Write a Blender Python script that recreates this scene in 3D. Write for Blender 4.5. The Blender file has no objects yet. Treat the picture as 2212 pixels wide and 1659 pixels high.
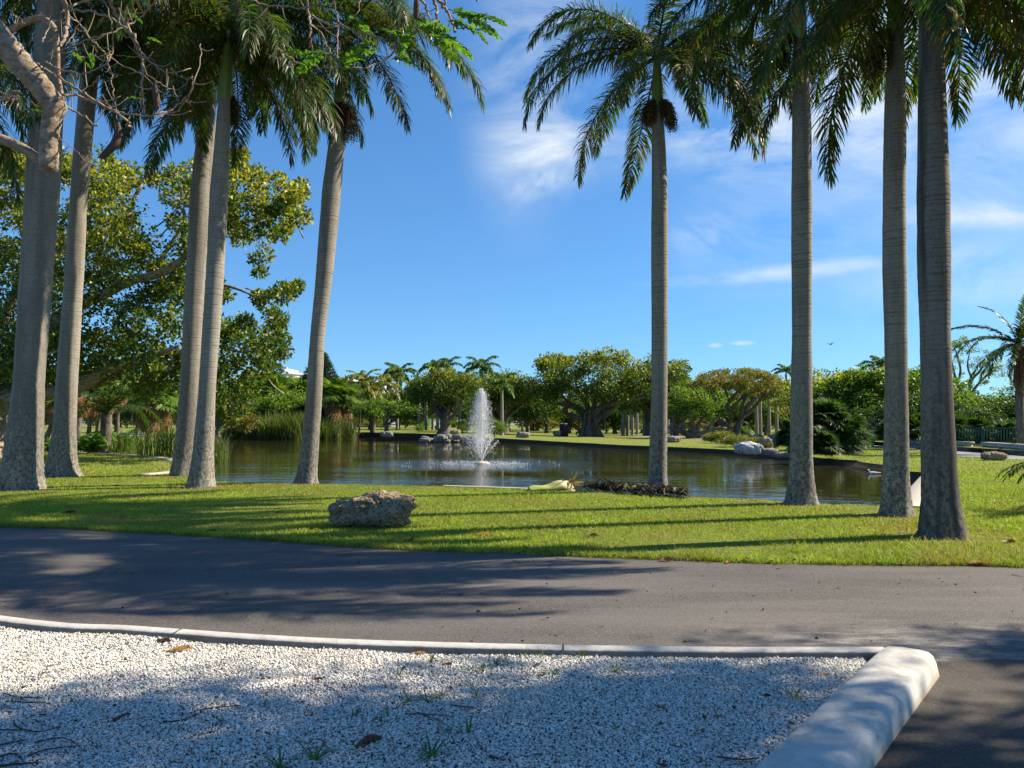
import bpy, math, random
import numpy as np
from mathutils import Vector, Matrix, geometry
from math import radians, sin, cos, pi, tan
SC = bpy.context.scene
COL = SC.collection
rng = np.random.default_rng(7)
random.seed(7)

# ------------------------------------------------------------------ camera, sky, sun
CAM_H, FPX, CX, CY, HOR = 1.6, 1671.0, 1106.0, 829.5, 915.0
PITCH = math.atan((HOR - CY) / FPX)
cam = bpy.data.cameras.new('camera'); co = bpy.data.objects.new('camera', cam); COL.objects.link(co)
cam.sensor_width = 36.0; cam.lens = 36.0 * FPX / 2212.0; cam.clip_start = 0.05; cam.clip_end = 3000
co.location = (0, 0, CAM_H); co.rotation_euler = (pi / 2 + PITCH, 0, 0)
SC.camera = co
SC.view_settings.view_transform = 'Standard'; SC.view_settings.look = 'None'
SC.view_settings.exposure = 1.0; SC.view_settings.gamma = 1.0
SUN_AZ, SUN_EL = radians(75), radians(38)
sl = bpy.data.lights.new('sun', 'SUN'); so = bpy.data.objects.new('sun', sl); COL.objects.link(so)
sl.energy = 5.0; sl.angle = radians(0.55); sl.color = (1.0, 0.88, 0.68)
sun_dir = Vector((sin(SUN_AZ) * cos(SUN_EL), cos(SUN_AZ) * cos(SUN_EL), sin(SUN_EL)))
so.rotation_euler = sun_dir.to_track_quat('Z', 'Y').to_euler(); so.location = (30, 20, 40)
SC.cycles.max_bounces = 6; SC.cycles.transparent_max_bounces = 6; SC.cycles.use_denoising = True

def ray(px, py):
    u = (px - CX) / FPX; v = (CY - py) / FPX
    c, s = cos(PITCH), sin(PITCH)
    return np.array([u, c - v * s, s + v * c])
def at(px, py, D):
    d = ray(px, py); return d * (D / d[1]) + np.array([0, 0, CAM_H])
def onz(px, py, z=0.0):
    d = ray(px, py); return d * ((z - CAM_H) / d[2]) + np.array([0, 0, CAM_H])

world = bpy.data.worlds.new('World'); SC.world = world; world.use_nodes = True
wn, wl = world.node_tree.nodes, world.node_tree.links
wn.clear()
def wnode(t, **k):
    n = wn.new(t)
    for a, b in k.items(): setattr(n, a, b)
    return n
sky = wnode('ShaderNodeTexSky', sky_type='NISHITA', sun_disc=False)
sky.sun_elevation = SUN_EL; sky.sun_rotation = SUN_AZ; sky.air_density = 1.0; sky.dust_density = 0.0; sky.ozone_density = 3.0
hs = wnode('ShaderNodeHueSaturation'); hs.inputs['Saturation'].default_value = 1.06; hs.inputs['Value'].default_value = 1.0
gm = wnode('ShaderNodeGamma'); gm.inputs[1].default_value = 0.74; wl.new(sky.outputs[0], gm.inputs[0]); wl.new(gm.outputs[0], hs.inputs['Color'])
tc = wnode('ShaderNodeTexCoord')
nz = wnode('ShaderNodeTexNoise'); nz.inputs['Scale'].default_value = 5.0; nz.inputs['Detail'].default_value = 8; nz.inputs['Roughness'].default_value = .62; nz.inputs['Distortion'].default_value = .9
mp = wnode('ShaderNodeMapping'); mp.inputs['Scale'].default_value = (1.0, 1.0, 2.2); mp.inputs['Rotation'].default_value = (0, .35, 0)
wl.new(tc.outputs['Generated'], mp.inputs[0]); wl.new(mp.outputs[0], nz.inputs['Vector'])
rmp = wnode('ShaderNodeMapRange'); rmp.inputs[1].default_value = .36; rmp.inputs[2].default_value = .82
wl.new(nz.outputs[0], rmp.inputs[0])
acc = None
def blob(px, py, rx, rz, amp, tilt=0):
    global acc
    d = ray(px, py); d = d / np.linalg.norm(d)
    s = wnode('ShaderNodeVectorMath', operation='SUBTRACT'); s.inputs[1].default_value = d
    wl.new(tc.outputs['Generated'], s.inputs[0])
    r = wnode('ShaderNodeVectorRotate', rotation_type='Y_AXIS'); r.inputs['Angle'].default_value = tilt
    wl.new(s.outputs[0], r.inputs[0])
    m = wnode('ShaderNodeVectorMath', operation='MULTIPLY'); m.inputs[1].default_value = (1 / rx, .4, 1 / rz)
    wl.new(r.outputs[0], m.inputs[0])
    l = wnode('ShaderNodeVectorMath', operation='LENGTH'); wl.new(m.outputs[0], l.inputs[0])
    q = wnode('ShaderNodeMapRange', interpolation_type='SMOOTHSTEP'); q.inputs[1].default_value = 1.0; q.inputs[2].default_value = .1; q.inputs[3].default_value = 0; q.inputs[4].default_value = amp
    wl.new(l.outputs['Value'], q.inputs[0])
    if acc is None: acc = q.outputs[0]
    else:
        a = wnode('ShaderNodeMath', operation='ADD'); wl.new(acc, a.inputs[0]); wl.new(q.outputs[0], a.inputs[1]); acc = a.outputs[0]
blob(1160, 180, .11, .21, .95, -.12); blob(1215, 310, .13, .08, .7); blob(1160, 400, .05, .022, .9, .3); blob(1520, 505, .05, .03, .7)
blob(1600, 245, .2, .09, .9); blob(1980, 120, .27, .2, .85); blob(1680, 590, .2, .014, .7, .05); blob(2120, 590, .15, .05, .6); blob(2100, 465, .12, .02, .8, -.2)
blob(1545, 746, .012, .004, 1.6); blob(1605, 741, .02, .004, 1.6); blob(1620, 500, .14, .12, .3); blob(2200, 150, .35, .4, .5)
cm = wnode('ShaderNodeMath', operation='MULTIPLY'); cm.use_clamp = True; wl.new(rmp.outputs[0], cm.inputs[0]); wl.new(acc, cm.inputs[1])
mx = wnode('ShaderNodeMix', data_type='RGBA'); wl.new(cm.outputs[0], mx.inputs['Factor']); tn = wnode('ShaderNodeMix', data_type='RGBA', blend_type='MULTIPLY'); tn.inputs[0].default_value = 1; wl.new(hs.outputs[0], tn.inputs[6]); tn.inputs[7].default_value = (.56, 1.0, 1.45, 1); wl.new(tn.outputs[2], mx.inputs[6]); mx.inputs[7].default_value = (5.0, 5.5, 5.9, 1)
bg = wnode('ShaderNodeBackground'); bg.inputs[1].default_value = 0.088
wo = wnode('ShaderNodeOutputWorld'); wl.new(mx.outputs[2], bg.inputs[0]); wl.new(bg.outputs[0], wo.inputs[0])

# ------------------------------------------------------------------ helpers
class MB:
    """collects verts, quads, tris and a per-vertex tint, links them as one mesh"""
    def __init__(s): s.v = []; s.q = []; s.t = []; s.c = []; s.n = 0
    def add(s, V, Q=None, T=None, c=0.5):
        V = np.asarray(V, float).reshape(-1, 3)
        if Q is not None and len(Q): s.q.append(np.asarray(Q, int).reshape(-1, 4) + s.n)
        if T is not None and len(T): s.t.append(np.asarray(T, int).reshape(-1, 3) + s.n)
        s.v.append(V); s.c.append(np.broadcast_to(np.asarray(c, float), (len(V),)).copy()); s.n += len(V); return s
    def merge(s, o, M=None):
        if not o.v: return s
        V = np.concatenate(o.v)
        if M is not None: V = V @ np.array(M)[:3, :3].T + np.array(M)[:3, 3]
        s.add(V, np.concatenate(o.q) if o.q else None, np.concatenate(o.t) if o.t else None, np.concatenate(o.c)); return s
    def mesh(s, name, mat, smooth=False):
        me = bpy.data.meshes.new(name)
        V = np.concatenate(s.v); q = np.concatenate(s.q) if s.q else np.zeros((0, 4), int); t = np.concatenate(s.t) if s.t else np.zeros((0, 3), int)
        me.vertices.add(len(V)); me.vertices.foreach_set('co', V.astype(np.float32).ravel())
        nl = q.size + t.size; me.loops.add(nl); me.loops.foreach_set('vertex_index', np.concatenate([q.ravel(), t.ravel()]).astype(np.int32))
        npoly = len(q) + len(t); me.polygons.add(npoly)
        st = np.concatenate([np.arange(len(q)) * 4, q.size + np.arange(len(t)) * 3]).astype(np.int32)
        me.polygons.foreach_set('loop_start', st)
        me.update(calc_edges=True)
        if smooth: me.polygons.foreach_set('use_smooth', np.ones(npoly, bool))
        a = me.attributes.new('tint', 'FLOAT', 'POINT'); a.data.foreach_set('value', np.concatenate(s.c).astype(np.float32))
        me.materials.append(mat); me.validate(); return me
def link(name, me, parent=None, loc=None, rot=None, sc=None):
    o = bpy.data.objects.new(name, me); COL.objects.link(o)
    if parent is not None: o.parent = parent
    if loc is not None: o.location = loc
    if rot is not None: o.rotation_euler = rot
    if sc is not None: o.scale = (sc, sc, sc) if np.isscalar(sc) else sc
    return o
def tag(o, label=None, cat=None, group=None, kind=None):
    if label: o['label'] = label
    if cat: o['category'] = cat
    if group: o['group'] = group
    if kind: o['kind'] = kind
    return o
def thing(name, label, cat, loc=(0, 0, 0), rz=0, sc=None, group=None):
    o = link(name, None, None, loc, (0, 0, rz), sc); o.empty_display_size = .2
    return tag(o, label, cat, group)
def copy_tree(o, parent=None):
    c = o.copy(); COL.objects.link(c)
    if parent is not None: c.parent = parent
    for ch in list(o.children): copy_tree(ch, c)
    return c
def sstep(a, b, x): t = np.clip((np.asarray(x, float) - a) / (b - a), 0, 1); return t * t * (3 - 2 * t)

def spline(P, n):
    P = np.asarray(P, float); m = len(P)
    if m == 2: return P[0] + (P[1] - P[0]) * np.linspace(0, 1, n)[:, None]
    out = []; ts = np.linspace(0, m - 1 - 1e-9, n)
    for t in ts:
        i = int(t); f = t - i; p0 = P[max(i - 1, 0)]; p1 = P[i]; p2 = P[min(i + 1, m - 1)]; p3 = P[min(i + 2, m - 1)]
        out.append(.5 * ((2 * p1) + (-p0 + p2) * f + (2 * p0 - 5 * p1 + 4 * p2 - p3) * f * f + (-p0 + 3 * p1 - 3 * p2 + p3) * f ** 3))
    return np.array(out)
def tube(mb, P, R, sides=8, n=None, c=.5, rough=0.0, cap=True):
    P = np.asarray(P, float); R = np.broadcast_to(np.asarray(R, float), (len(P),))
    n = n or max(2, (len(P) - 1) * 4 + 1)
    Q = spline(P, n); r = np.interp(np.linspace(0, 1, n), np.linspace(0, 1, len(P)), R)
    T = np.gradient(Q, axis=0); T /= np.linalg.norm(T, axis=1)[:, None] + 1e-9
    ref = np.array([0, 1, 0.]) if abs(T[0][1]) < .8 else np.array([1., 0, 0])
    a = np.linspace(0, 2 * pi, sides, endpoint=False); V = np.zeros((n, sides, 3))
    for i in range(n):
        x = np.cross(ref, T[i]); x /= np.linalg.norm(x) + 1e-9; y = np.cross(T[i], x); ref = np.cross(x, T[i]) * -1; ref = y
        rr = r[i] * (1 + rough * rng.normal(size=sides)) if rough else r[i] * np.ones(sides)
        V[i] = Q[i] + (np.cos(a) * rr)[:, None] * x + (np.sin(a) * rr)[:, None] * y
    i, j = np.meshgrid(np.arange(n - 1), np.arange(sides), indexing='ij'); j2 = (j + 1) % sides
    F = np.stack([i * sides + j, i * sides + j2, (i + 1) * sides + j2, (i + 1) * sides + j], -1).reshape(-1, 4)
    V = V.reshape(-1, 3); Tt = None
    if cap:
        V = np.vstack([V, Q[-1] + T[-1] * r[-1] * .4, Q[0] - T[0] * r[0] * .2]); k = n * sides; jj = np.arange(sides)
        Tt = np.vstack([np.stack([(n - 1) * sides + jj, (n - 1) * sides + (jj + 1) % sides, np.full(sides, k)], 1), np.stack([(jj + 1) % sides, jj, np.full(sides, k + 1)], 1)])
    mb.add(V, F, Tt, c); return mb
def unit(v): return v / (np.linalg.norm(v, axis=-1, keepdims=True) + 1e-9)
def leaves(mb, P, N, L, W, c, fold=.25, droop=None):
    """one folded rhombus leaf per point; N: direction the leaf points, L, W per leaf"""
    k = len(P); L = np.broadcast_to(L, (k,))[:, None]; W = np.broadcast_to(W, (k,))[:, None]
    d = unit(N); s = unit(np.cross(d, rng.normal(size=(k, 3)))); u = np.cross(s, d)
    mid = P + d * L * .45
    V = np.stack([P, mid + s * W * .5 + u * W * fold, P + d * L, mid - s * W * .5 + u * W * fold], 1).reshape(-1, 3)
    mb.add(V, np.arange(4 * k).reshape(k, 4), None, np.repeat(np.broadcast_to(c, (k,)), 4)); return mb
def inpoly(x, y, poly):
    x = np.asarray(x); y = np.asarray(y); r = np.zeros(x.shape, bool); j = len(poly) - 1
    for i in range(len(poly)):
        xi, yi = poly[i]; xj, yj = poly[j]
        m = ((yi > y) != (yj > y)) & (x < (xj - xi) * (y - yi) / (yj - yi + 1e-12) + xi); r ^= m; j = i
    return r
def vnoise(x, y, s, seed=0):
    """cheap smooth value noise"""
    x = np.asarray(x) / s; y = np.asarray(y) / s; xi = np.floor(x).astype(int); yi = np.floor(y).astype(int); fx = x - xi; fy = y - yi
    def h(a, b): n = np.sin(a * 127.1 + b * 311.7 + seed * 74.7) * 43758.5453; return n - np.floor(n)
    fx = fx * fx * (3 - 2 * fx); fy = fy * fy * (3 - 2 * fy)
    return (h(xi, yi) * (1 - fx) + h(xi + 1, yi) * fx) * (1 - fy) + (h(xi, yi + 1) * (1 - fx) + h(xi + 1, yi + 1) * fx) * fy

# ------------------------------------------------------------------ materials
class Mat:
    def __init__(s, name):
        s.m = bpy.data.materials.new(name); s.m.use_nodes = True; s.N = s.m.node_tree.nodes; s.L = s.m.node_tree.links; s.b = s.N['Principled BSDF']; s.o = s.N['Material Output']
        s.tc = s.N.new('ShaderNodeTexCoord')
    def n(s, t, **k):
        x = s.N.new(t)
        for a, b in k.items(): setattr(x, a, b)
        return x
    def pos(s): 
        return s.n('ShaderNodeNewGeometry').outputs['Position']
    def mapped(s, vec, scale, rot=(0, 0, 0)):
        m = s.n('ShaderNodeMapping'); m.inputs['Scale'].default_value = scale; m.inputs['Rotation'].default_value = rot; s.L.new(vec, m.inputs[0]); return m.outputs[0]
    def noise(s, vec, scale, detail=4, rough=.55, dist=0):
        x = s.n('ShaderNodeTexNoise'); x.inputs['Scale'].default_value = scale; x.inputs['Detail'].default_value = detail; x.inputs['Roughness'].default_value = rough; x.inputs['Distortion'].default_value = dist
        s.L.new(vec, x.inputs['Vector']); return x.outputs[0]
    def voro(s, vec, scale, feature='F1', out='Distance'):
        x = s.n('ShaderNodeTexVoronoi', feature=feature); x.inputs['Scale'].default_value = scale; s.L.new(vec, x.inputs['Vector']); return x.outputs[out]
    def rng(s, v, a, b, c=0., d=1., smooth=True):
        x = s.n('ShaderNodeMapRange', interpolation_type='SMOOTHSTEP' if smooth else 'LINEAR'); x.inputs[1].default_value = a; x.inputs[2].default_value = b; x.inputs[3].default_value = c; x.inputs[4].default_value = d
        s.L.new(v, x.inputs[0]); return x.outputs[0]
    def math(s, op, a, b=None):
        x = s.n('ShaderNodeMath', operation=op)
        for i, v in enumerate((a, b)):
            if v is None: continue
            if isinstance(v, (int, float)): x.inputs[i].default_value = v
            else: s.L.new(v, x.inputs[i])
        return x.outputs[0]
    def mix(s, f, a, b, mode='MIX'):
        x = s.n('ShaderNodeMix', data_type='RGBA', blend_type=mode)
        for i, v in ((0, f), (6, a), (7, b)):
            if isinstance(v, (int, float)): x.inputs[i].default_value = v
            elif isinstance(v, tuple): x.inputs[i].default_value = (*v[:3], 1)
            else: s.L.new(v, x.inputs[i])
        return x.outputs[2]
    def ramp(s, f, stops):
        x = s.n('ShaderNodeValToRGB'); e = x.color_ramp.elements
        while len(e) < len(stops): e.new(.5)
        for k, (p, c) in zip(e, stops): k.position = p; k.color = (*c, 1)
        s.L.new(f, x.inputs[0]); return x.outputs[0]
    def attr(s, name='tint'):
        x = s.n('ShaderNodeAttribute', attribute_name=name); return x.outputs['Fac']
    def objcol(s): return s.n('ShaderNodeObjectInfo').outputs['Color']
    def objrand(s): return s.n('ShaderNodeObjectInfo').outputs['Random']
    def sep(s, v, k): 
        x = s.n('ShaderNodeSeparateXYZ'); s.L.new(v, x.inputs[0]); return x.outputs[k]
    def bump(s, h, strength=.5, dist=.02):
        x = s.n('ShaderNodeBump'); x.inputs['Strength'].default_value = strength; x.inputs['Distance'].default_value = dist; s.L.new(h, x.inputs['Height']); s.L.new(x.outputs[0], s.b.inputs['Normal']); return x
    def base(s, c, rough=.8, spec=.3):
        if isinstance(c, tuple): s.b.inputs['Base Color'].default_value = (*c, 1)
        else: s.L.new(c, s.b.inputs['Base Color'])
        s.b.inputs['Roughness'].default_value = rough; s.b.inputs['Specular IOR Level'].default_value = spec; return s
    def translucent(s, c, f):
        t = s.n('ShaderNodeBsdfTranslucent')
        if isinstance(c, tuple): t.inputs[0].default_value = (*c, 1)
        else: s.L.new(c, t.inputs[0])
        m = s.n('ShaderNodeMixShader'); m.inputs[0].default_value = f; s.L.new(s.b.outputs[0], m.inputs[1]); s.L.new(t.outputs[0], m.inputs[2]); s.L.new(m.outputs[0], s.o.inputs[0]); return s
def leafmat(name, dark, mid, light, trans=.38, rough=.42, spec=.45, objvar=.12):
    m = Mat(name); c = m.ramp(m.attr(), [(.0, dark), (.5, mid), (1., light)])
    v = m.n('ShaderNodeHueSaturation'); m.L.new(c, v.inputs['Color']); m.L.new(m.rng(m.objrand(), 0, 1, 1 - objvar, 1 + objvar, False), v.inputs['Value'])
    m.base(v.outputs[0], rough, spec)
    g = m.mix(1.0, v.outputs[0], (1.35, 1.45, .55), 'MULTIPLY'); m.translucent(g, trans); return m.m
def plain(name, c, rough=.7, spec=.3, var=.25, scale=8.0):
    m = Mat(name); n = m.noise(m.tc.outputs['Object'], scale, 5)
    m.base(m.mix(n, tuple(x * (1 - var) for x in c), tuple(min(1, x * (1 + var)) for x in c)), rough, spec); m.bump(n, .25, .02); return m.m

# palm bark: grey, ringed higher up, lichen blotches lower down (object colour: x darkness, y ring strength, z lichen)
def palm_bark():
    m = Mat('palm_bark'); ob = m.tc.outputs['Object']; z = m.sep(ob, 2); oc = m.objcol()
    x = m.n('ShaderNodeSeparateColor'); m.L.new(oc, x.inputs[0]); dk, rg, li = x.outputs[0], x.outputs[1], x.outputs[2]
    wob = m.noise(ob, 1.3, 3); zz = m.math('ADD', m.math('MULTIPLY', z, 1.0), m.math('MULTIPLY', wob, .16))
    cz = m.n('ShaderNodeCombineXYZ'); m.L.new(zz, cz.inputs[2])
    ring = m.math('SINE', m.math('ADD', m.math('MULTIPLY', zz, 92.0), m.math('MULTIPLY', m.noise(cz.outputs[0], 7.0, 2), 14.0))); ringf = m.math('MULTIPLY', m.rng(ring, .1, .95, 0, 1), m.rng(m.noise(m.mapped(ob, (1.5, 1.5, 6)), 2.5, 4, .6), .36, .62))
    up = m.rng(z, 1.2, 4.0); ringf = m.math('MULTIPLY', m.math('MULTIPLY', ringf, rg), m.math('ADD', m.math('MULTIPLY', up, .8), .2))
    big = m.noise(m.mapped(ob, (1, 1, .22)), 3.0, 5, .6); col = m.ramp(big, [(.3, (.18, .158, .13)), (.5, (.30, .272, .235)), (.72, (.41, .38, .335))])
    fine = m.noise(m.mapped(ob, (1, 1, .8)), 45, 4, .7); col = m.mix(.55, col, m.ramp(fine, [(.3, (.13, .11, .09)), (.7, (.46, .42, .365))]))
    col = m.mix(m.math('MULTIPLY', ringf, .6), col, (.09, .075, .06))
    lowm = m.rng(z, 3.4, .3, .12, 1)
    speck = m.noise(ob, 19, 7, .74, .5); spot = m.math('MULTIPLY', m.rng(speck, .48, .60), m.rng(m.noise(ob, 3.1, 3), .30, .62))
    col = m.mix(m.math('MULTIPLY', m.rng(m.noise(m.mapped(ob, (1, 1, .7)), 17, 7, .76), .43, .58), m.math('MULTIPLY', lowm, .85)), col, (.045, .038, .031))
    col = m.mix(m.math('MULTIPLY', m.math('MULTIPLY', spot, lowm), li), col, (.44, .44, .35))
    vo = m.voro(m.mapped(ob, (1, 1, .85)), 6.5); rim = m.math('MULTIPLY', m.rng(vo, .10, .16), m.rng(vo, .26, .19)); sel = m.rng(m.noise(ob, 2.6, 2), .5, .56)
    col = m.mix(m.math('MULTIPLY', m.math('MULTIPLY', rim, sel), m.math('MULTIPLY', lowm, .6)), col, (.40, .42, .37))
    col = m.mix(m.math('MULTIPLY', dk, .42), col, (.06, .052, .042)); drk = m.rng(m.noise(m.mapped(ob, (1.6, 1.6, .12)), 2.2, 5, .62), .42, .60)
    col = m.mix(m.math('MULTIPLY', m.math('MULTIPLY', drk, dk), .85), col, (.05, .043, .038))
    m.base(col, .85, .25)
    m.bump(m.math('ADD', m.math('MULTIPLY', ringf, -1.0), m.math('ADD', m.math('MULTIPLY', fine, .3), m.math('MULTIPLY', speck, .4))), .6, .006); return m.m
M = {}
M['palm_bark'] = palm_bark()
M['frond'] = leafmat('palm_leaf', (.16, .085, .03), (.028, .070, .015), (.11, .195, .028), .48, .42, .42)
M['dry_frond'] = leafmat('dry_palm_leaf', (.09, .05, .03), (.26, .16, .08), (.42, .29, .15), .3, .6, .3)
M['crownshaft'] = (lambda m: (m.base(m.mix(m.noise(m.mapped(m.tc.outputs['Object'], (4, 4, .4)), 3), (.09, .18, .03), (.26, .32, .07)), .35, .5), m.m)[1])(Mat('crownshaft'))
M['fruit'] = leafmat('palm_fruit', (.025, .008, .009), (.085, .02, .02), (.15, .08, .03), .1, .6, .3)
M['fruit_olive'] = leafmat('palm_fruit_green', (.03, .03, .015), (.09, .075, .03), (.22, .15, .05), .1, .6, .3)
M['fig_leaf'] = leafmat('fig_leaf', (.024, .052, .010), (.085, .140, .017), (.44, .38, .035), .44, .45, .5)
M['banyan_leaf'] = leafmat('banyan_leaf', (.030, .062, .012), (.095, .150, .018), (.46, .41, .030), .42, .5, .4)
M['green_leaf'] = leafmat('green_leaf', (.032, .070, .013), (.085, .165, .020), (.26, .33, .045), .45, .5, .35)
M['dark_leaf'] = leafmat('dark_leaf', (.018, .040, .012), (.042, .090, .020), (.11, .17, .03), .4, .5, .35)
M['olive_leaf'] = leafmat('olive_leaf', (.06, .065, .018), (.16, .15, .034), (.32, .265, .06), .42, .55, .3)
M['yellow_leaf'] = leafmat('yellow_leaf', (.06, .075, .012), (.17, .19, .022), (.42, .37, .035), .4, .45, .4)
M['conifer'] = leafmat('conifer_leaf', (.02, .04, .02), (.035, .065, .03), (.06, .10, .05), .2, .6, .3)
M['bright_leaf'] = leafmat('bright_leaf', (.05, .12, .015), (.095, .21, .024), (.18, .31, .05), .45, .45, .4)
M['reed'] = leafmat('reed_blade', (.10, .095, .03), (.07, .135, .022), (.24, .28, .06), .4, .45, .4)
M['grass'] = leafmat('grass_blade', (.34, .27, .10), (.17, .25, .028), (.36, .42, .065), .42, .5, .3, 0)
M['weed'] = leafmat('weed_blade', (.04, .09, .015), (.07, .16, .03), (.14, .26, .05), .4, .5, .3)
M['dead_fan'] = leafmat('dead_fan_leaf', (.10, .055, .025), (.23, .125, .055), (.40, .26, .13), .3, .7, .2)
M['bark'] = (lambda m: (m.base(m.ramp(m.noise(m.mapped(m.tc.outputs['Object'], (1, 1, .35)), 5, 6, .65), [(.3, (.05, .04, .032)), (.52, (.135, .115, .095)), (.75, (.27, .24, .21))]), .9, .2), m.bump(m.noise(m.mapped(m.tc.outputs['Object'], (1, 1, .3)), 9, 5), .8, .05), m.m)[2])(Mat('bark'))
M['pale_bark'] = (lambda m: (m.base(m.ramp(m.noise(m.tc.outputs['Object'], 7, 6, .65), [(.32, (.12, .09, .065)), (.5, (.30, .245, .19)), (.72, (.44, .385, .31))]), .85, .25), m.bump(m.noise(m.tc.outputs['Object'], 22, 6, .65), .7, .03), m.m)[2])(Mat('pale_bark'))
M['limb_bark'] = (lambda m: (m.base(m.ramp(m.noise(m.mapped(m.tc.outputs['Object'], (1, 1, 1.8)), 10, 8, .72), [(.30, (.07, .048, .032)), (.46, (.25, .185, .125)), (.6, (.36, .285, .205)), (.78, (.50, .42, .32))]), .85, .25), m.bump(m.noise(m.tc.outputs['Object'], 34, 8, .7), .9, .02), m.m)[2])(Mat('limb_bark'))
M['twig'] = plain('twig_bark', (.26, .19, .14), .8, .3, .4, 30)
M['dark_twig'] = plain('dark_twig', (.075, .048, .035), .8, .3, .3, 30)
M['pod'] = plain('pod_skin', (.085, .055, .042), .8, .2, .35, 30)
def rockmat(name, lo, mid, hi, sc=5):
    m = Mat(name); o = m.tc.outputs['Object']; n = m.noise(o, sc, 10, .72, .4); v = m.voro(o, sc * 2.6)
    h = m.math('ADD', n, m.math('MULTIPLY', m.rng(v, 0, .5), .35))
    c = m.ramp(m.math('MULTIPLY', h, .8), [(.32, lo), (.50, mid), (.75, hi)]); m.base(c, .92, .15); m.bump(h, 1.0, .07); return m.m
M['rock'] = rockmat('limestone', (.022, .017, .012), (.15, .115, .075), (.40, .32, .22), 8)
M['grey_rock'] = rockmat('grey_rock', (.03, .028, .025), (.13, .12, .105), (.30, .28, .25), 5)
M['pale_rock'] = rockmat('pale_rock', (.10, .10, .105), (.30, .30, .30), (.56, .56, .55), 4)
M['concrete'] = plain('concrete', (.44, .40, .34), .85, .25, .22, 6)
def kerbmat(bare=False):
    m = Mat('kerb_paint'); p = m.pos(); n = m.noise(p, 9, 8, .65); f = m.noise(p, 160, 3, .6)
    c = m.ramp(n, [(.28, (.36, .34, .30)), (.42, (.50, .48, .44)), (.7, (.60, .59, .56))])
    z = m.sep(p, 2); c = m.mix(m.math('MULTIPLY', m.rng(z, .062, .015), .7), c, (.34, .27, .17))
    if bare: c = m.mix(m.rng(m.math('ADD', z, m.math('MULTIPLY', n, .012)), .1225, .118), c, m.mix(n, (.10, .088, .072), (.27, .24, .20)))  # bare: only mixes in dark grey-brown below the top edge
    c = m.mix(m.math('MULTIPLY', m.rng(m.noise(p, 55, 5, .7), .60, .68), .45), c, (.22, .20, .18)); pit = m.rng(m.voro(p, 70), .16, .05); c = m.mix(m.math('MULTIPLY', pit, .5), c, (.2, .18, .15)); sc = m.rng(m.noise(m.mapped(p, (3, 1, 1), (0, 0, .9)), 7, 7, .7), .56, .68); c = m.mix(m.math('MULTIPLY', sc, .4), c, (.25, .23, .2)); m.base(c, .85, .25); m.bump(m.math('ADD', m.math('ADD', m.math('MULTIPLY', n, 2.2), f), m.math('MULTIPLY', pit, -1.5)), .55, .010); return m.m
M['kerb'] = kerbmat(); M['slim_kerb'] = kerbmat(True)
def asphalt(name, c0, c1, dust):
    m = Mat(name); p = m.pos(); v = m.voro(p, 105, out='Color'); bw = m.n('ShaderNodeRGBToBW'); m.L.new(v, bw.inputs[0])
    g = m.noise(p, 150, 3, .7); c = m.mix(m.rng(bw.outputs[0], .25, .8), c0, c1)
    c = m.mix(m.math('MULTIPLY', m.rng(g, .55, .72), .6), c, tuple(x * 2.1 for x in c1))
    big = m.noise(m.mapped(p, (.22, 1.1, 1)), 1.1, 6, .6); c = m.mix(m.rng(big, .38, .68, .0, .42), c, tuple(x * 1.55 for x in c1))
    dk = m.noise(m.mapped(p, (.4, 1, 1)), .7, 5, .6); c = m.mix(m.rng(dk, .52, .72, 0, .35), c, tuple(x * .7 for x in c0))
    if dust:
        x = m.sep(p, 0); y = m.sep(p, 1)
        near = m.math('MULTIPLY', m.rng(y, 6.7, 5.5), m.rng(x, .9, 2.6))
        dn = m.rng(m.noise(m.mapped(p, (.5, 1.7, 1)), 4.5, 9, .72), .42, .66)
        c = m.mix(m.math('MULTIPLY', m.math('MULTIPLY', dn, near), .75), c, (.36, .34, .32))
    sp = m.voro(p, 14); c = m.mix(m.math('MULTIPLY', m.rng(sp, .07, .03), .55), c, (.45, .42, .36))
    m.base(c, .82, .35); m.bump(m.math('ADD', bw.outputs[0], g), .55, .006); return m.m
M['asphalt'] = asphalt('asphalt', (.048, .043, .040), (.124, .112, .104), True)
M['old_asphalt'] = asphalt('old_asphalt', (.028, .023, .019), (.072, .060, .050), False)
M['path'] = asphalt('path_asphalt', (.17, .165, .16), (.24, .235, .23), False)
def gravelbed():
    m = Mat('gravel_bed'); p = m.pos(); v = m.voro(p, 75, out='Color'); bw = m.n('ShaderNodeRGBToBW'); m.L.new(v, bw.inputs[0]); d = m.voro(p, 75)
    m.base(m.mix(m.rng(d, .25, .6), m.ramp(bw.outputs[0], [(.2, (.32, .28, .22)), (.6, (.62, .59, .53))]), (.10, .085, .07)), .9, .2); m.bump(d, 1, .02); return m.m
M['gravel_bed'] = gravelbed()
M['stone'] = (lambda m: (m.base(m.mix(m.rng(m.noise(m.pos(), 2.2, 4), .35, .65, 0, .3), m.ramp(m.attr(), [(0, (.16, .13, .10)), (.08, (.50, .44, .36)), (.3, (.66, .63, .58)), (1, (.80, .785, .74))]), (.66, .59, .48)), .8, .25), m.m)[1])(Mat('shell_stone'))
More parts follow.
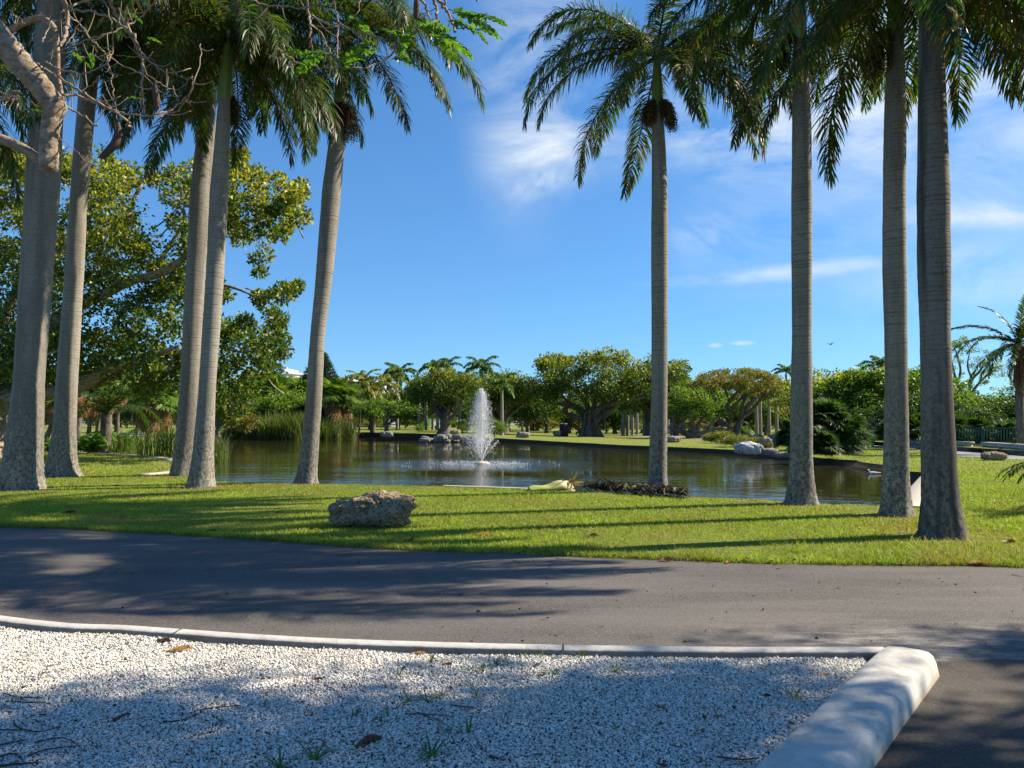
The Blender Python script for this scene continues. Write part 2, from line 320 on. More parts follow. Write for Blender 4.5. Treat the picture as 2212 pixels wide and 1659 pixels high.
def groundmat():
    m = Mat('lawn_soil'); g = m.n('ShaderNodeNewGeometry'); p = g.outputs['Position']; n = m.noise(p, .5, 6, .65); f = m.noise(p, 9, 6, .7); ff = m.noise(p, 55, 4, .7)
    c = m.mix(m.rng(f, .35, .68), (.13, .17, .028), (.27, .28, .055)); c = m.mix(m.rng(n, .5, .72, 0, .65), c, (.27, .225, .09))
    c = m.mix(m.math('MULTIPLY', m.rng(ff, .5, .7), .5), c, (.055, .085, .016))
    nz = m.sep(g.outputs['Normal'], 2); z = m.sep(p, 2)
    soil = m.mix(f, (.028, .020, .013), (.085, .062, .040)); c = m.mix(m.rng(nz, .93, .80), c, soil)
    m.base(c, .95, .1); m.bump(m.math('ADD', f, ff), .7, .04); return m.m
M['ground'] = groundmat()
def watermat():
    m = Mat('pond_water'); p = m.pos(); fx, fy = onz(1040, 1000, -.5)[:2]
    mu = m.noise(m.mapped(p, (.05, .05, 1)), 1, 4); m.base(m.mix(mu, (.024, .024, .006), (.046, .042, .012)), .03, .5); m.b.inputs['IOR'].default_value = 1.33
    a = m.noise(m.mapped(p, (.55, 1.5, 1)), 1.5, 3, .5, .3); b = m.noise(m.mapped(p, (.8, 1.7, 1)), 5, 2, .5)
    s = m.n('ShaderNodeVectorMath', operation='SUBTRACT'); s.inputs[1].default_value = (fx, fy, -.5); m.L.new(p, s.inputs[0])
    l = m.n('ShaderNodeVectorMath', operation='LENGTH'); m.L.new(s.outputs[0], l.inputs[0]); d = l.outputs['Value']
    near = m.rng(d, 8.5, 1.0, 0, 1); chop = m.math('MULTIPLY', m.noise(p, 5, 3, .6), m.math('MULTIPLY', near, 2.5))
    gust = m.rng(m.noise(m.mapped(p, (.35, 1, 1)), .13, 3, .6), .36, .64, .18, 1.5); mid = m.math('MULTIPLY', m.rng(d, 34, 8, .45, 1.0), gust)
    h = m.math('ADD', m.math('MULTIPLY', m.math('ADD', a, m.math('MULTIPLY', b, .22)), mid), chop)
    m.bump(h, .26, .07); return m.m
M['water'] = watermat()
M['spray'] = (lambda m: (m.base((.93, .95, .98), .25, .5), m.translucent((.95, .97, 1.0), .5), m.m)[2])(Mat('water_spray'))
M['white_wall'] = plain('white_wall', (.78, .78, .77), .7, .3, .06, .4)
M['grey_wall'] = plain('grey_wall', (.50, .52, .55), .7, .3, .08, .4)
M['glass'] = (lambda m: (m.base((.03, .04, .055), .12, .6), m.m)[1])(Mat('window_glass'))
M['green_metal'] = plain('green_metal', (.025, .085, .06), .5, .4, .2, 6)
M['brown_bin'] = plain('brown_bin', (.06, .028, .024), .6, .3, .25, 6)
M['wood'] = plain('wood', (.13, .085, .06), .8, .2, .3, 9)
M['grey_metal'] = plain('grey_metal', (.35, .36, .35), .5, .4, .15, 6)
M['sign_yellow'] = plain('sign_yellow', (.45, .38, .12), .6, .3, .1, 6)
M['leaf_tan'] = leafmat('fallen_leaf_tan', (.20, .09, .04), (.44, .22, .09), (.62, .36, .16), .25, .6, .3)
M['leaf_brown'] = leafmat('fallen_leaf_brown', (.06, .03, .018), (.14, .07, .04), (.22, .12, .07), .2, .6, .3)
M['sheath'] = (lambda m: (m.base(m.mix(m.rng(m.sep(m.tc.outputs['Object'], 0), .0, 1.3), (.38, .46, .10), (.62, .50, .26)), .4, .4), m.translucent((.6, .6, .2), .12), m.m)[2])(Mat('frond_sheath'))
M['skin'] = plain('skin', (.42, .25, .18), .6, .3, .05, 8); M['cloth_blue'] = plain('cloth_blue', (.06, .09, .20), .9, .1, .1, 8); M['cloth_white'] = plain('cloth_white', (.72, .72, .72), .9, .1, .05, 8)
M['cloth_pink'] = plain('cloth_pink', (.55, .22, .25), .9, .1, .1, 8); M['cloth_dark'] = plain('cloth_dark', (.04, .04, .045), .9, .1, .1, 8); M['hair'] = plain('hair', (.03, .02, .015), .8, .2, .1, 20)
M['feather_dark'] = plain('feather_dark', (.03, .03, .035), .5, .4, .2, 20); M['feather_white'] = plain('feather_white', (.75, .74, .70), .7, .3, .1, 20); M['beak'] = plain('beak', (.45, .10, .06), .6, .3, .1, 20)
# ------------------------------------------------------------------ terrain, pond, road
WZ = -0.5
def tz(x, y):
    x = np.asarray(x, float); y = np.asarray(y, float); r = x / np.maximum(np.abs(y), 1)
    w = sstep(-.1, .12, r)
    zr = np.interp(y, [24, 30, 70, 100, 160, 260], [0, -.2, -.2, -.3, -.85, -1.2]); zl = np.interp(y, [50, 85, 105, 140, 300], [0, .1, .25, .35, .5])
    return zr * w + zl * (1 - w)
def gp(px, py, dz=0.0):
    """the point of the terrain seen at a pixel"""
    d = ray(px, py); ys = np.concatenate([np.arange(3, 60, .1), np.arange(60, 400, .5)]); t = ys / d[1]
    hit = np.nonzero(CAM_H + t * d[2] <= tz(t * d[0], ys) + dz)[0]
    i = hit[0] if len(hit) else len(ys) - 1
    return np.array([t[i] * d[0], ys[i], float(tz(t[i] * d[0], ys[i]))])
def og(x, y): return np.array([x, y, float(tz(x, y))])
near = [(420, 1032), (470, 1042), (560, 1045), (662, 1047), (800, 1049), (900, 1051), (1106, 1057), (1300, 1066), (1500, 1076), (1660, 1083), (1760, 1088), (1900, 1096)]
O = [(*onz(a, b, 0)[:2], 0, .12) for a, b in near]
O += [(7.1, 15.0, 0, .1), (9.9, 19.4, 0, .1), (12.6, 23.7, 0, .1)]
O += [(14.1, 26.5, 0, .5), (15.7, 31.7, 0, .5), (16.9, 38.0, 0, .6)]
for a, b, w in [(1770, 1005, .8), (1700, 993, 1.2), (1660, 989, 1.2), (1601, 985, 1.0), (1560, 981, .8), (1467, 975, .8), (1405, 972, .8), (1327, 969, .9), (1250, 964, .9), (1170, 960, .9), (1085, 957, 1), (985, 953, 1.2), (885, 948, 1.2), (778, 945, 1.2), (700, 947, 1), (653, 949, 1), (600, 949, 1), (540, 946, 1), (500, 944, 1), (475, 948, 1), (462, 965, 1), (455, 985, .8)]:
    O.append((*onz(a, b, WZ)[:2], 1, w))
O += [(*onz(a, b, 0)[:2], 0, .3) for a, b in [(420, 988), (398, 1003), (400, 1018)]]
D_ = []
for i, (x, y, k, w) in enumerate(O):
    x2, y2, k2, w2 = O[(i + 1) % len(O)]; L = math.hypot(x2 - x, y2 - y); n = max(1, int(L / (.5 if min(y, y2) < 30 else 1.0)))
    for j in range(n):
        f = j / n; D_.append((x + (x2 - x) * f, y + (y2 - y) * f, k + (k2 - k) * f, w + (w2 - w) * f))
D_ = np.array(D_); P0 = D_[:, :2]; tg = np.roll(P0, -1, 0) - np.roll(P0, 1, 0); nrm = unit(np.stack([-tg[:, 1], tg[:, 0]], 1))   # outline runs counter-clockwise: inward is to the left
if inpoly(P0[5:6, 0] + nrm[5, 0] * .5, P0[5:6, 1] + nrm[5, 1] * .5, P0)[0] == False: nrm = -nrm
jit = (vnoise(P0[:, 0], P0[:, 1], 1.7, 3) - .5) * np.where(P0[:, 1] > 24, .9, .10)
P0 = P0 + nrm * jit[:, None]
k, w = D_[:, 2:3], D_[:, 3:4]
w = np.where(k > .5, w * .42, w); R0 = P0 - nrm * w * k; R1 = P0 + nrm * w * (1 - k); R2 = R1 + nrm * .5
POND = R0
ring = [np.column_stack([R0, tz(R0[:, 0], R0[:, 1]) + .012]), np.column_stack([R0 * .62 + R1 * .38, tz(R0[:, 0], R0[:, 1]) - .16]), np.column_stack([R1, np.full(len(R1), WZ - .03)]), np.column_stack([R2, np.full(len(R1), -1.2)])]
EDGE = np.array([(-70, 34.0), (-28, 18.9), (-14, 14.6)] + [tuple(onz(a, b, 0)[:2]) for a, b in [(0, 1138), (150, 1143), (300, 1151), (553, 1166), (830, 1186), (1106, 1197), (1400, 1208), (1659, 1218), (2000, 1222), (2095, 1222)]] + [(6.2, 8.55), (7.5, 8.75), (12, 8.9), (80, 9.3)])
def edge_y(x): return np.interp(x, EDGE[:, 0], EDGE[:, 1])
pts = [tuple(p) for p in R0]; nring = len(pts)
def sprinkle(x0, x1, y0, y1, s):
    for yy in np.arange(y0, y1, s):
        for xx in np.arange(x0, x1, s): pts.append((xx + random.uniform(-.3, .3) * s, yy + random.uniform(-.3, .3) * s))
sprinkle(-16, 16, 7, 26, .9); sprinkle(-45, 50, 26, 80, 3.2); sprinkle(-150, 150, 80, 330, 12)
pts += [(-1500, -300), (1500, -300), (1500, 1800), (-1500, 1800), (-300, -40), (300, -40), (-300, 400), (300, 400), (-40, 2), (40, 2), (-20, -8), (20, -8), (0, -8)]
pa = np.array(pts); keep = np.ones(len(pa), bool); ins = inpoly(pa[:, 0], pa[:, 1], R0)
keep[nring:] = ~ins[nring:]
dmin = np.array([np.min(np.hypot(*(R0 - p).T)) for p in pa]); keep[nring:] &= dmin[nring:] > .3
pa = pa[keep]
res = geometry.delaunay_2d_cdt([Vector(p) for p in pa], [(i, (i + 1) % nring) for i in range(nring)], [], 0, 1e-5)
gv = np.array([(v.x, v.y) for v in res[0]]); gt = np.array([f for f in res[2] if len(f) == 3]); cen = gv[gt].mean(1); gt = gt[~inpoly(cen[:, 0], cen[:, 1], R0)]
zz = tz(gv[:, 0], gv[:, 1]); nearm = (gv[:, 1] < 26) & (gv[:, 1] > edge_y(gv[:, 0]) + .4)
zz = zz + np.where(nearm, (vnoise(gv[:, 0], gv[:, 1], 2.5, 5) - .4) * .05, 0) * (np.min(np.hypot(gv[:, None, 0] - R0[None, ::6, 0], gv[:, None, 1] - R0[None, ::6, 1]), 1) > .8)
gb = MB(); gb.add(np.column_stack([gv, zz]), None, gt)
nr = nring; i = np.arange(nr); j = (i + 1) % nr
gb.add(np.vstack(ring), np.vstack([np.stack([i + a * nr, j + a * nr, j + (a + 1) * nr, i + (a + 1) * nr], 1) for a in range(3)]))
tag(link('lawn_ground', gb.mesh('lawn_ground', M['ground'])), kind='structure')
wb = MB(); W = P0 + nrm * -.0
tri = geometry.delaunay_2d_cdt([Vector(p) for p in (R0 * .5 + R1 * .5)], [], [list(range(nr))], 1, 1e-5)
wv = np.array([(v.x, v.y, WZ) for v in tri[0]]); wb.add(wv, None, [f for f in tri[2] if len(f) == 3])
tag(link('pond_water', wb.mesh('pond_water', M['water'])), kind='structure')

def sheet(name, poly, z, mat, kind='structure'):
    t = geometry.delaunay_2d_cdt([Vector(p[:2]) for p in poly], [], [list(range(len(poly)))], 1, 1e-5)
    b = MB(); b.add([(v.x, v.y, z) for v in t[0]], None, [f for f in t[2] if len(f) == 3]); return tag(link(name, b.mesh(name, mat)), kind=kind)
ex = np.interp(np.linspace(0, len(EDGE) - 1, 260), np.arange(len(EDGE)), EDGE[:, 0]); ey = np.interp(ex, EDGE[:, 0], EDGE[:, 1]) + (vnoise(ex, ex * 0, .35, 2) - .5) * .12 + (vnoise(ex, ex * 0, .11, 5) - .5) * .05
sheet('road', [(x, y) for x, y in zip(ex, ey)] + [(80, -30), (-70, -30)], .006, M['asphalt'])
K = [tuple(onz(a, b, .12)[:2]) for a, b in [(0, 1328), (300, 1351), (600, 1371), (900, 1384), (1200, 1391), (1600, 1396), (1840, 1396), (1905, 1396)]]
K = [(-30, 17.5), (-16, 11.3), (-8.5, 8.0)] + K
bend = [(2.68, 5.24), (2.0, 4.38), (1.17, 3.32), (.2, 2.1), (-.75, .9)]
sheet('parking_lot', [(2.3, 5.0), (2.62, 5.24), (3.2, 5.29), (6, 5.33), (40, 5.5), (40, -20), (-3, -20), (-.4, .9), (1.3, 3.2)], .012, M['old_asphalt'])
Ki = np.array(K) - [0, .12]
sheet('gravel_bed', [tuple(p) for p in Ki[:-1]] + [(2.2, 4.75), (1.08, 3.4), (-1.0, .7), (-14, .7), (-30, 14)], .062, M['gravel_bed'])
def sweep(mb, path, prof, endcap=True):
    P = np.asarray(path, float); t = unit(np.gradient(P, axis=0)); nn = np.stack([-t[:, 1], t[:, 0]], 1); m = len(prof)
    V = np.array([[(p[0] + a[0] * o, p[1] + a[1] * o, z) for o, z in prof] for p, a in zip(P, nn)]).reshape(-1, 3)
    i, j = np.meshgrid(np.arange(len(P) - 1), np.arange(m - 1), indexing='ij'); F = np.stack([i * m + j, i * m + j + 1, (i + 1) * m + j + 1, (i + 1) * m + j], -1).reshape(-1, 4)
    T = []
    for b in (0, (len(P) - 1) * m): T += [(b, b + q, b + q + 1) for q in range(1, m - 1)]
    mb.add(V, F, T if endcap else None); return mb
kp = spline([(*p, 0) for p in K], 110)[:, :2]
kb = sweep(MB(), kp[:-1] + np.stack([0 * kp[:-1, 0], (vnoise(kp[:-1, 0], kp[:-1, 0] * 0, .6, 9) - .5) * .012], 1), [(.035, -.02), (.022, .075), (.0, .115), (-.03, .124), (-.105, .122), (-.119, .116), (-.126, .104), (-.129, -.02)])
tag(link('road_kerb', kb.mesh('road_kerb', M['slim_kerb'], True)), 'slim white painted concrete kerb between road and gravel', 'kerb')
for q, (a, b) in enumerate([(393, 1358), (1218, 1391)]):
    p = onz(a, b, .125); cb = MB(); sweep(cb, [(p[0] - .004, p[1] + .006), (p[0] - .012, p[1] - .14)], [(-.004, .122), (-.004, .1255), (.004, .1255), (.004, .122)])
    link('joint', cb.mesh('joint', M['dark_twig']), bpy.data.objects['road_kerb'])
# broad round-nosed kerb: sections along its length, nose tapered to a half round
bp = spline([(*p, 0) for p in bend], 60)[:, :2]; bt = unit(np.gradient(bp, axis=0)); bn = np.stack([-bt[:, 1], bt[:, 0]], 1); s_ = np.concatenate([[0], np.cumsum(np.hypot(*np.diff(bp, axis=0).T))])
hw = .168 * np.sqrt(np.clip(1 - (1 - np.clip(s_ / .26, 0.0, 1)) ** 2, .02, 1)); prof = [(-1.14, -.01), (-1.06, .07), (-.97, .108), (-.82, .128), (-.4, .136), (.4, .137), (.78, .130), (.92, .112), (1.04, .07), (1.14, -.01)]
zs = .55 + .45 * np.clip(s_ / .14, 0, 1) ** .5
V = np.array([[(p[0] + a[0] * o * h, p[1] + a[1] * o * h, z * q) for o, z in prof] for p, a, h, q in zip(bp, bn, hw, zs)]).reshape(-1, 3); m = len(prof)
i, j = np.meshgrid(np.arange(len(bp) - 1), np.arange(m - 1), indexing='ij')
bb = MB(); bb.add(V, np.stack([i * m + j, i * m + j + 1, (i + 1) * m + j + 1, (i + 1) * m + j], -1).reshape(-1, 4), [(0, q, q + 1) for q in range(1, m - 1)])
tag(link('parking_kerb', bb.mesh('parking_kerb', M['kerb'], True)), 'broad round-nosed white concrete kerb dividing gravel from parking asphalt', 'kerb')
# gravel stones
GP = np.array([tuple(p) for p in Ki[:-1]] + [(2.25, 4.75), (1.15, 3.45), (-1.0, .7), (-14, .7), (-30, 14)])
def scatter(n, x0, x1, y0, y1): return rng.uniform(x0, x1, n), rng.uniform(y0, y1, n)
x, y = scatter(460000, -5.2, 2.6, 3.15, 7.2); ok = inpoly(x, y, GP) & (np.abs(x) < .69 * y + .15) & (rng.random(len(x)) < np.clip(1.5 - y / 9, .3, 1)); x, y = x[ok], y[ok]
n = len(x); oct_ = np.array([(1, 0, 0), (0, 1, 0), (-1, 0, 0), (0, -1, 0), (0, 0, 1), (0, 0, -1)], float); of = np.array([(0, 1, 4), (1, 2, 4), (2, 3, 4), (3, 0, 4), (1, 0, 5), (2, 1, 5), (3, 2, 5), (0, 3, 5)])
sz = rng.gamma(5, .00095, n) + .0022; sc3 = np.stack([sz * rng.uniform(.8, 1.7, n), sz * rng.uniform(.6, 1.1, n), sz * rng.uniform(.35, .8, n)], 1)
V = oct_[None] * sc3[:, None] * rng.uniform(.75, 1.25, (n, 6, 1)); a = rng.uniform(0, 2 * pi, n); ti = rng.normal(0, .5, n)
ca, sa, ct, st = np.cos(a), np.sin(a), np.cos(ti), np.sin(ti)
X, Y, Z = V[..., 0], V[..., 1], V[..., 2]; X, Z = X * ct[:, None] - Z * st[:, None], X * st[:, None] + Z * ct[:, None]; X, Y = X * ca[:, None] - Y * sa[:, None], X * sa[:, None] + Y * ca[:, None]
hz = .066 + .020 * (vnoise(x, y, .35, 4) - .3) + rng.uniform(0, .012, n)
V = np.stack([X + x[:, None], Y + y[:, None], Z + hz[:, None]], -1).reshape(-1, 3)
sb = MB(); sb.add(V, None, (of[None] + (np.arange(n) * 6)[:, None, None]).reshape(-1, 3), np.repeat(rng.random(n), 6))
tag(link('gravel', sb.mesh('gravel', M['stone'])), kind='stuff')
BASES = np.array([onz(a, b, 0)[:2] for a, b in [(42, 1058), (132, 1030), (393, 1028), (433, 1053), (661, 1043), (1420, 1061), (1731, 1089), (1935, 1113), (2036, 1159)]])
# grass blades
def grass(x, y, hmul=1.0):
    n = len(x); D = np.maximum(y, 6); h = rng.uniform(.025, .06, n) * hmul; wd = .0030 * np.clip(D / 8, .9, 3.2) * rng.uniform(.7, 1.5, n); a = rng.uniform(0, pi, n); lean = rng.normal(0, .6, (n, 2)) * h[:, None]
    b = np.stack([x, y, tz(x, y) - .004], 1); dx = np.stack([np.cos(a) * wd, np.sin(a) * wd, 0 * a], 1); tip = b + np.column_stack([lean, h])
    midp = b + np.column_stack([lean * .35, h * .62]); V = np.stack([b - dx, b + dx, midp + dx * .75, tip, midp - dx * .75], 1).reshape(-1, 3); o = np.arange(n) * 5
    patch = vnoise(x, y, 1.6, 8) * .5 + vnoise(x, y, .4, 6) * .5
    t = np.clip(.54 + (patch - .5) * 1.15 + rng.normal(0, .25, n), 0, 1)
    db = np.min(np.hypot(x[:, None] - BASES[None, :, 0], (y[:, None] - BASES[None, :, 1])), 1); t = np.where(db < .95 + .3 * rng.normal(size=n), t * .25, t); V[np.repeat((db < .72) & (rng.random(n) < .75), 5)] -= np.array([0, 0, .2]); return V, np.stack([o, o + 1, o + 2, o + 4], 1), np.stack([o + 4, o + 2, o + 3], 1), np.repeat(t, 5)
x, y = scatter(1500000, -17, 18, 8.4, 25); okk = (y > edge_y(x) - .02 + (vnoise(x, x * 0, .35, 2) - .5) * .12) & ~inpoly(x, y, R0) & (np.abs(x) < .70 * y + .4) & (rng.random(len(x)) < (9.0 / y) ** 1.5)
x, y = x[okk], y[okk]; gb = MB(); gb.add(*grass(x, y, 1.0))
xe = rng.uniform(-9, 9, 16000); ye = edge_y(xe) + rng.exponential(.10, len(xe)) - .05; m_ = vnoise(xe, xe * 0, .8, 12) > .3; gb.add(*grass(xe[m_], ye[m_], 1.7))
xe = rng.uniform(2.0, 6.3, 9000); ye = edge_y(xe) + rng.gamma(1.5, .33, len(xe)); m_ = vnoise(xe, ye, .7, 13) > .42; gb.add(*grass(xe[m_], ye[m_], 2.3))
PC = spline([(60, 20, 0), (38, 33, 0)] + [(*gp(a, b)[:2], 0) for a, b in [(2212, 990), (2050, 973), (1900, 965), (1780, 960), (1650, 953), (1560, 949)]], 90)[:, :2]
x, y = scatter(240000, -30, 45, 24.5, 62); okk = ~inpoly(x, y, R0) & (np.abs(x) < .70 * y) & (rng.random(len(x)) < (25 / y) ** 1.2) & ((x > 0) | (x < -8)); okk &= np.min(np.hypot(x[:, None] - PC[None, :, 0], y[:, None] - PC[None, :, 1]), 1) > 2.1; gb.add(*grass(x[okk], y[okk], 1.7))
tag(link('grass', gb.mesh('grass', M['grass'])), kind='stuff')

# crumbs of dry leaf and soil along the ragged lawn edge and over the gravel
n = 2600; xe = rng.uniform(-9, 8, n); ye = edge_y(xe) + rng.normal(.05, .10, n); P_ = np.stack([xe, ye, np.full(n, .022) + rng.uniform(0, .02, n)], 1); n2 = 420; xg, yg = scatter(n2, -4.5, 2.3, 3.3, 6.6); kk = inpoly(xg, yg, GP); P_ = np.vstack([P_, np.stack([xg, yg, np.full(n2, .09)], 1)[kk]]); xr, yr = scatter(260, -5, 6, 5.6, 9.5); P_ = np.vstack([P_, np.stack([xr, yr, np.full(260, .012)], 1)[yr < edge_y(xr)]])
lb_ = MB(); leaves(lb_, P_, rng.normal(size=P_.shape) * np.array([1, 1, .12]), rng.gamma(3, .009, len(P_)), rng.gamma(3, .005, len(P_)), rng.random(len(P_)), .15); tag(link('leaf_litter', lb_.mesh('leaf_litter', M['leaf_brown'])), kind='stuff')
# ------------------------------------------------------------------ pond edging, path
def coping(name, path, wd, z0, z1, label):
    b = sweep(MB(), path, [(wd / 2, z0), (wd / 2, z1 - .012), (wd / 2 - .012, z1), (-wd / 2 + .012, z1), (-wd / 2, z1 - .012), (-wd / 2, z0)]); return tag(link(name, b.mesh(name, M['concrete'])), label, 'pond edging')
cl = np.array([(7.55, 14.75), (10.15, 19.25), (12.9, 23.9)]); coping('concrete_coping', spline([(*p, 0) for p in cl], 8)[:, :2], .5, -.7, .045, 'straight pale concrete coping along the pond between two palm trunks')
cc = [gp(a, b)[:2] for a, b in [(110, 977), (162, 979), (270, 984), (340, 990), (378, 998), (392, 1008), (390, 1016), (368, 1022), (310, 1028)]]
coping('curved_coping', spline([(*p, 0) for p in cc], 60)[:, :2], .4, -.3, .06, 'curved grey concrete edging wrapping the lawn by the reeds')
cn = [onz(a, b, 0)[:2] + [0, .1] for a, b in [(960, 1051.5), (1106, 1056.5), (1240, 1062)]]
coping('low_coping', spline([(*p, 0) for p in cn], 40)[:, :2],   .2, -.6, .03, 'thin concrete edging at the pond behind the boulder')
def strip(name, ctr, wd, mat, dz=.02):
    c = spline([(*p, 0) for p in ctr], 60)[:, :2]; t = unit(np.gradient(c, axis=0)); n_ = np.stack([-t[:, 1], t[:, 0]], 1); V = []
    for p, a in zip(c, n_):
        for s in np.linspace(-.5, .5, 5): q = p + a * s * wd; V.append((q[0], q[1], float(tz(q[0], q[1])) + dz))
    i, j = np.meshgrid(np.arange(59), np.arange(4), indexing='ij'); b = MB(); b.add(V, np.stack([i * 5 + j, i * 5 + j + 1, (i + 1) * 5 + j + 1, (i + 1) * 5 + j], -1).reshape(-1, 4)); return tag(link(name, b.mesh(name, mat)), kind='structure')
strip('park_path', [(60, 20), (38, 33)] + [tuple(gp(a, b)[:2]) for a, b in [(2212, 990), (2050, 973), (1900, 965), (1780, 960), (1650, 953), (1560, 949)]] + [(22, 150)], 4.2, M['path'])
strip('far_path', [(-140, 150), (-100, 165)] + [tuple(gp(a, b)[:2]) for a, b in [(500, 922), (760, 923), (960, 924)]] + [(10, 210)], 5, M['path'])
strip('lawn_path', [(-70, 60), (-45, 88), (-20 - 40, 120)], 4, M['path'])
# ------------------------------------------------------------------ palms
def frond_mb(L, el0, droop, n=75, ll=.62, lw=.034, hang=.8, plume=.5, start=.1, brown=0., ang=62, seed=0, twist=0.0, rr=.028):
    r = np.random.default_rng(seed); b = MB(); N = 30; s = np.linspace(0, 1, N); el = radians(el0) - radians(droop) * s ** 1.25
    ds = L / (N - 1); R = np.zeros((N, 3)); R[1:, 0] = np.cumsum(np.cos(el[:-1])) * ds; R[1:, 2] = np.cumsum(np.sin(el[:-1])) * ds; R[:, 1] = twist * s ** 2 * L
    tube(b, R, np.interp(s, [0, .15, 1], [rr * 1.5, rr, rr * .18]), 5, N, c=.62 - .5 * brown)
    sl = np.linspace(start, .99, n)
    for side in (-1, 1):
        k = n; ss = np.clip(sl + r.normal(0, .004, k), start, 1); base = np.stack([np.interp(ss, s, R[:, q]) for q in range(3)], 1)
        e = np.interp(ss, s, el); T = np.stack([np.cos(e), np.zeros(k), np.sin(e)], 1); U = np.stack([-np.sin(e), np.zeros(k), np.cos(e)], 1); S = np.tile([0, side * 1., 0], (k, 1))
        A = np.radians(ang - 38 * ss ** 2 + r.normal(0, 7, k))[:, None]; up = (r.choice([-1, 0, 1], k) * plume + r.normal(0, .18, k))[:, None]
        d = unit(T * np.cos(A) + S * np.sin(A) + U * up * np.sin(A)); ln = (ll * np.interp(ss, [0, .12, .4, .75, 1], [.45, .8, 1, .85, .42]) * r.uniform(.85, 1.12, k))[:, None]
        h = hang * r.uniform(.6, 1.35, k)[:, None]; d2 = unit(d + np.array([0, 0, -1.]) * h * .9); d3 = unit(d2 + np.array([0, 0, -1.]) * h * 1.1)
        p1 = base + d * ln * .36; p2 = p1 + d2 * ln * .34; p3 = p2 + d3 * ln * .30
        wv = unit(np.cross(d, U + S * .4 + r.normal(0, .35, (k, 3)))) * lw * .5
        V = np.stack([base - wv * .5, base + wv * .5, p1 + wv, p1 - wv, p2 + wv * .8, p2 - wv * .8, p3], 1).reshape(-1, 3); o = np.arange(k) * 7
        c = np.clip(.5 + r.normal(0, .16, k) + .18 * (ss - .5), .02, 1); bro = (r.random(k) < brown * (.35 + ss)); c = np.where(bro, r.uniform(0, .12, k), c); cv = np.repeat(c, 7).reshape(k, 7)
        cv[:, 6] = np.where(r.random(k) < .3, .05, cv[:, 6])
        b.add(V, np.concatenate([np.stack([o, o + 1, o + 2, o + 3], 1), np.stack([o + 3, o + 2, o + 4, o + 5], 1)]), np.stack([o + 5, o + 4, o + 6], 1), cv.ravel())
    return b
FV = [(80, 55, 3.3, .4, 0), (58, 95, 4.1, .5, 0), (38, 112, 4.5, .55, 0), (15, 98, 4.5, .6, .05), (-12, 72, 4.3, .6, .14), (-42, 44, 3.7, .65, .35)]
FRONDS = [[frond_mb(L, e, d, n=165, ll=.72, hang=h, brown=br, seed=10 * k + q, twist=(-.08, .1)[q], lw=.031).mesh('frond', M['frond'], False) for q in range(2)] for k, (e, d, L, h, br) in enumerate(FV)]
DRYF = frond_mb(2.6, -62, 26, n=80, ll=.5, hang=1.2, lw=.026, seed=77).mesh('dry_frond', M['dry_frond'])
def fruit_mesh(seed, mat, L=1.0, w=.33):
    r = np.random.default_rng(seed); b = MB()
    for q in range(46):
        a = r.uniform(0, 2 * pi); e = r.uniform(.1, 1.0); P = [(0, 0, 0), (.18 * cos(a) * e + .16, .18 * sin(a) * e, -.10 - .1 * r.random()), (.24 * cos(a) * e + .24, .24 * sin(a) * e, -L * r.uniform(.5, .85))]
        tube(b, P, [.012, .009, .005], 4, 7, c=.35)
        S = spline(P, 24)[6:]; pp = np.repeat(S, 4, 0) + r.normal(0, .035, (len(S) * 4, 3)); leaves(b, pp, r.normal(size=(len(pp), 3)), .035, .035, np.clip(r.normal(.5, .25, len(pp)), 0, 1), .4)
    return b.mesh('fruit_cluster', mat)
FRUIT = [fruit_mesh(1, M['fruit']), fruit_mesh(2, M['fruit_olive'], 1.25), fruit_mesh(3, M['fruit_olive'])]
def lathe(mb, C, R, sides=30, rough=.0, flute=0):
    C = np.asarray(C, float); n = len(C); a = np.linspace(0, 2 * pi, sides, endpoint=False); ph = rng.uniform(0, 6, 3)
    V = np.zeros((n, sides, 3))
    for i in range(n):
        f = 1 + rough * rng.normal() + .012 * np.sin(2 * a + ph[0]) + .01 * np.sin(3 * a + ph[1] + C[i, 2] * .4) + flute * np.exp(-max(C[i, 2], 0) / .28) * (np.sin(7 * a + ph[2]) * .06 + rng.normal(0, .03, sides))
        V[i] = C[i] + np.stack([np.cos(a) * R[i] * f, np.sin(a) * R[i] * f, 0 * a], 1)
    i, j = np.meshgrid(np.arange(n - 1), np.arange(sides), indexing='ij'); j2 = (j + 1) % sides
    mb.add(V.reshape(-1, 3), np.stack([i * sides + j, i * sides + j2, (i + 1) * sides + j2, (i + 1) * sides + j], -1).reshape(-1, 4)); return mb
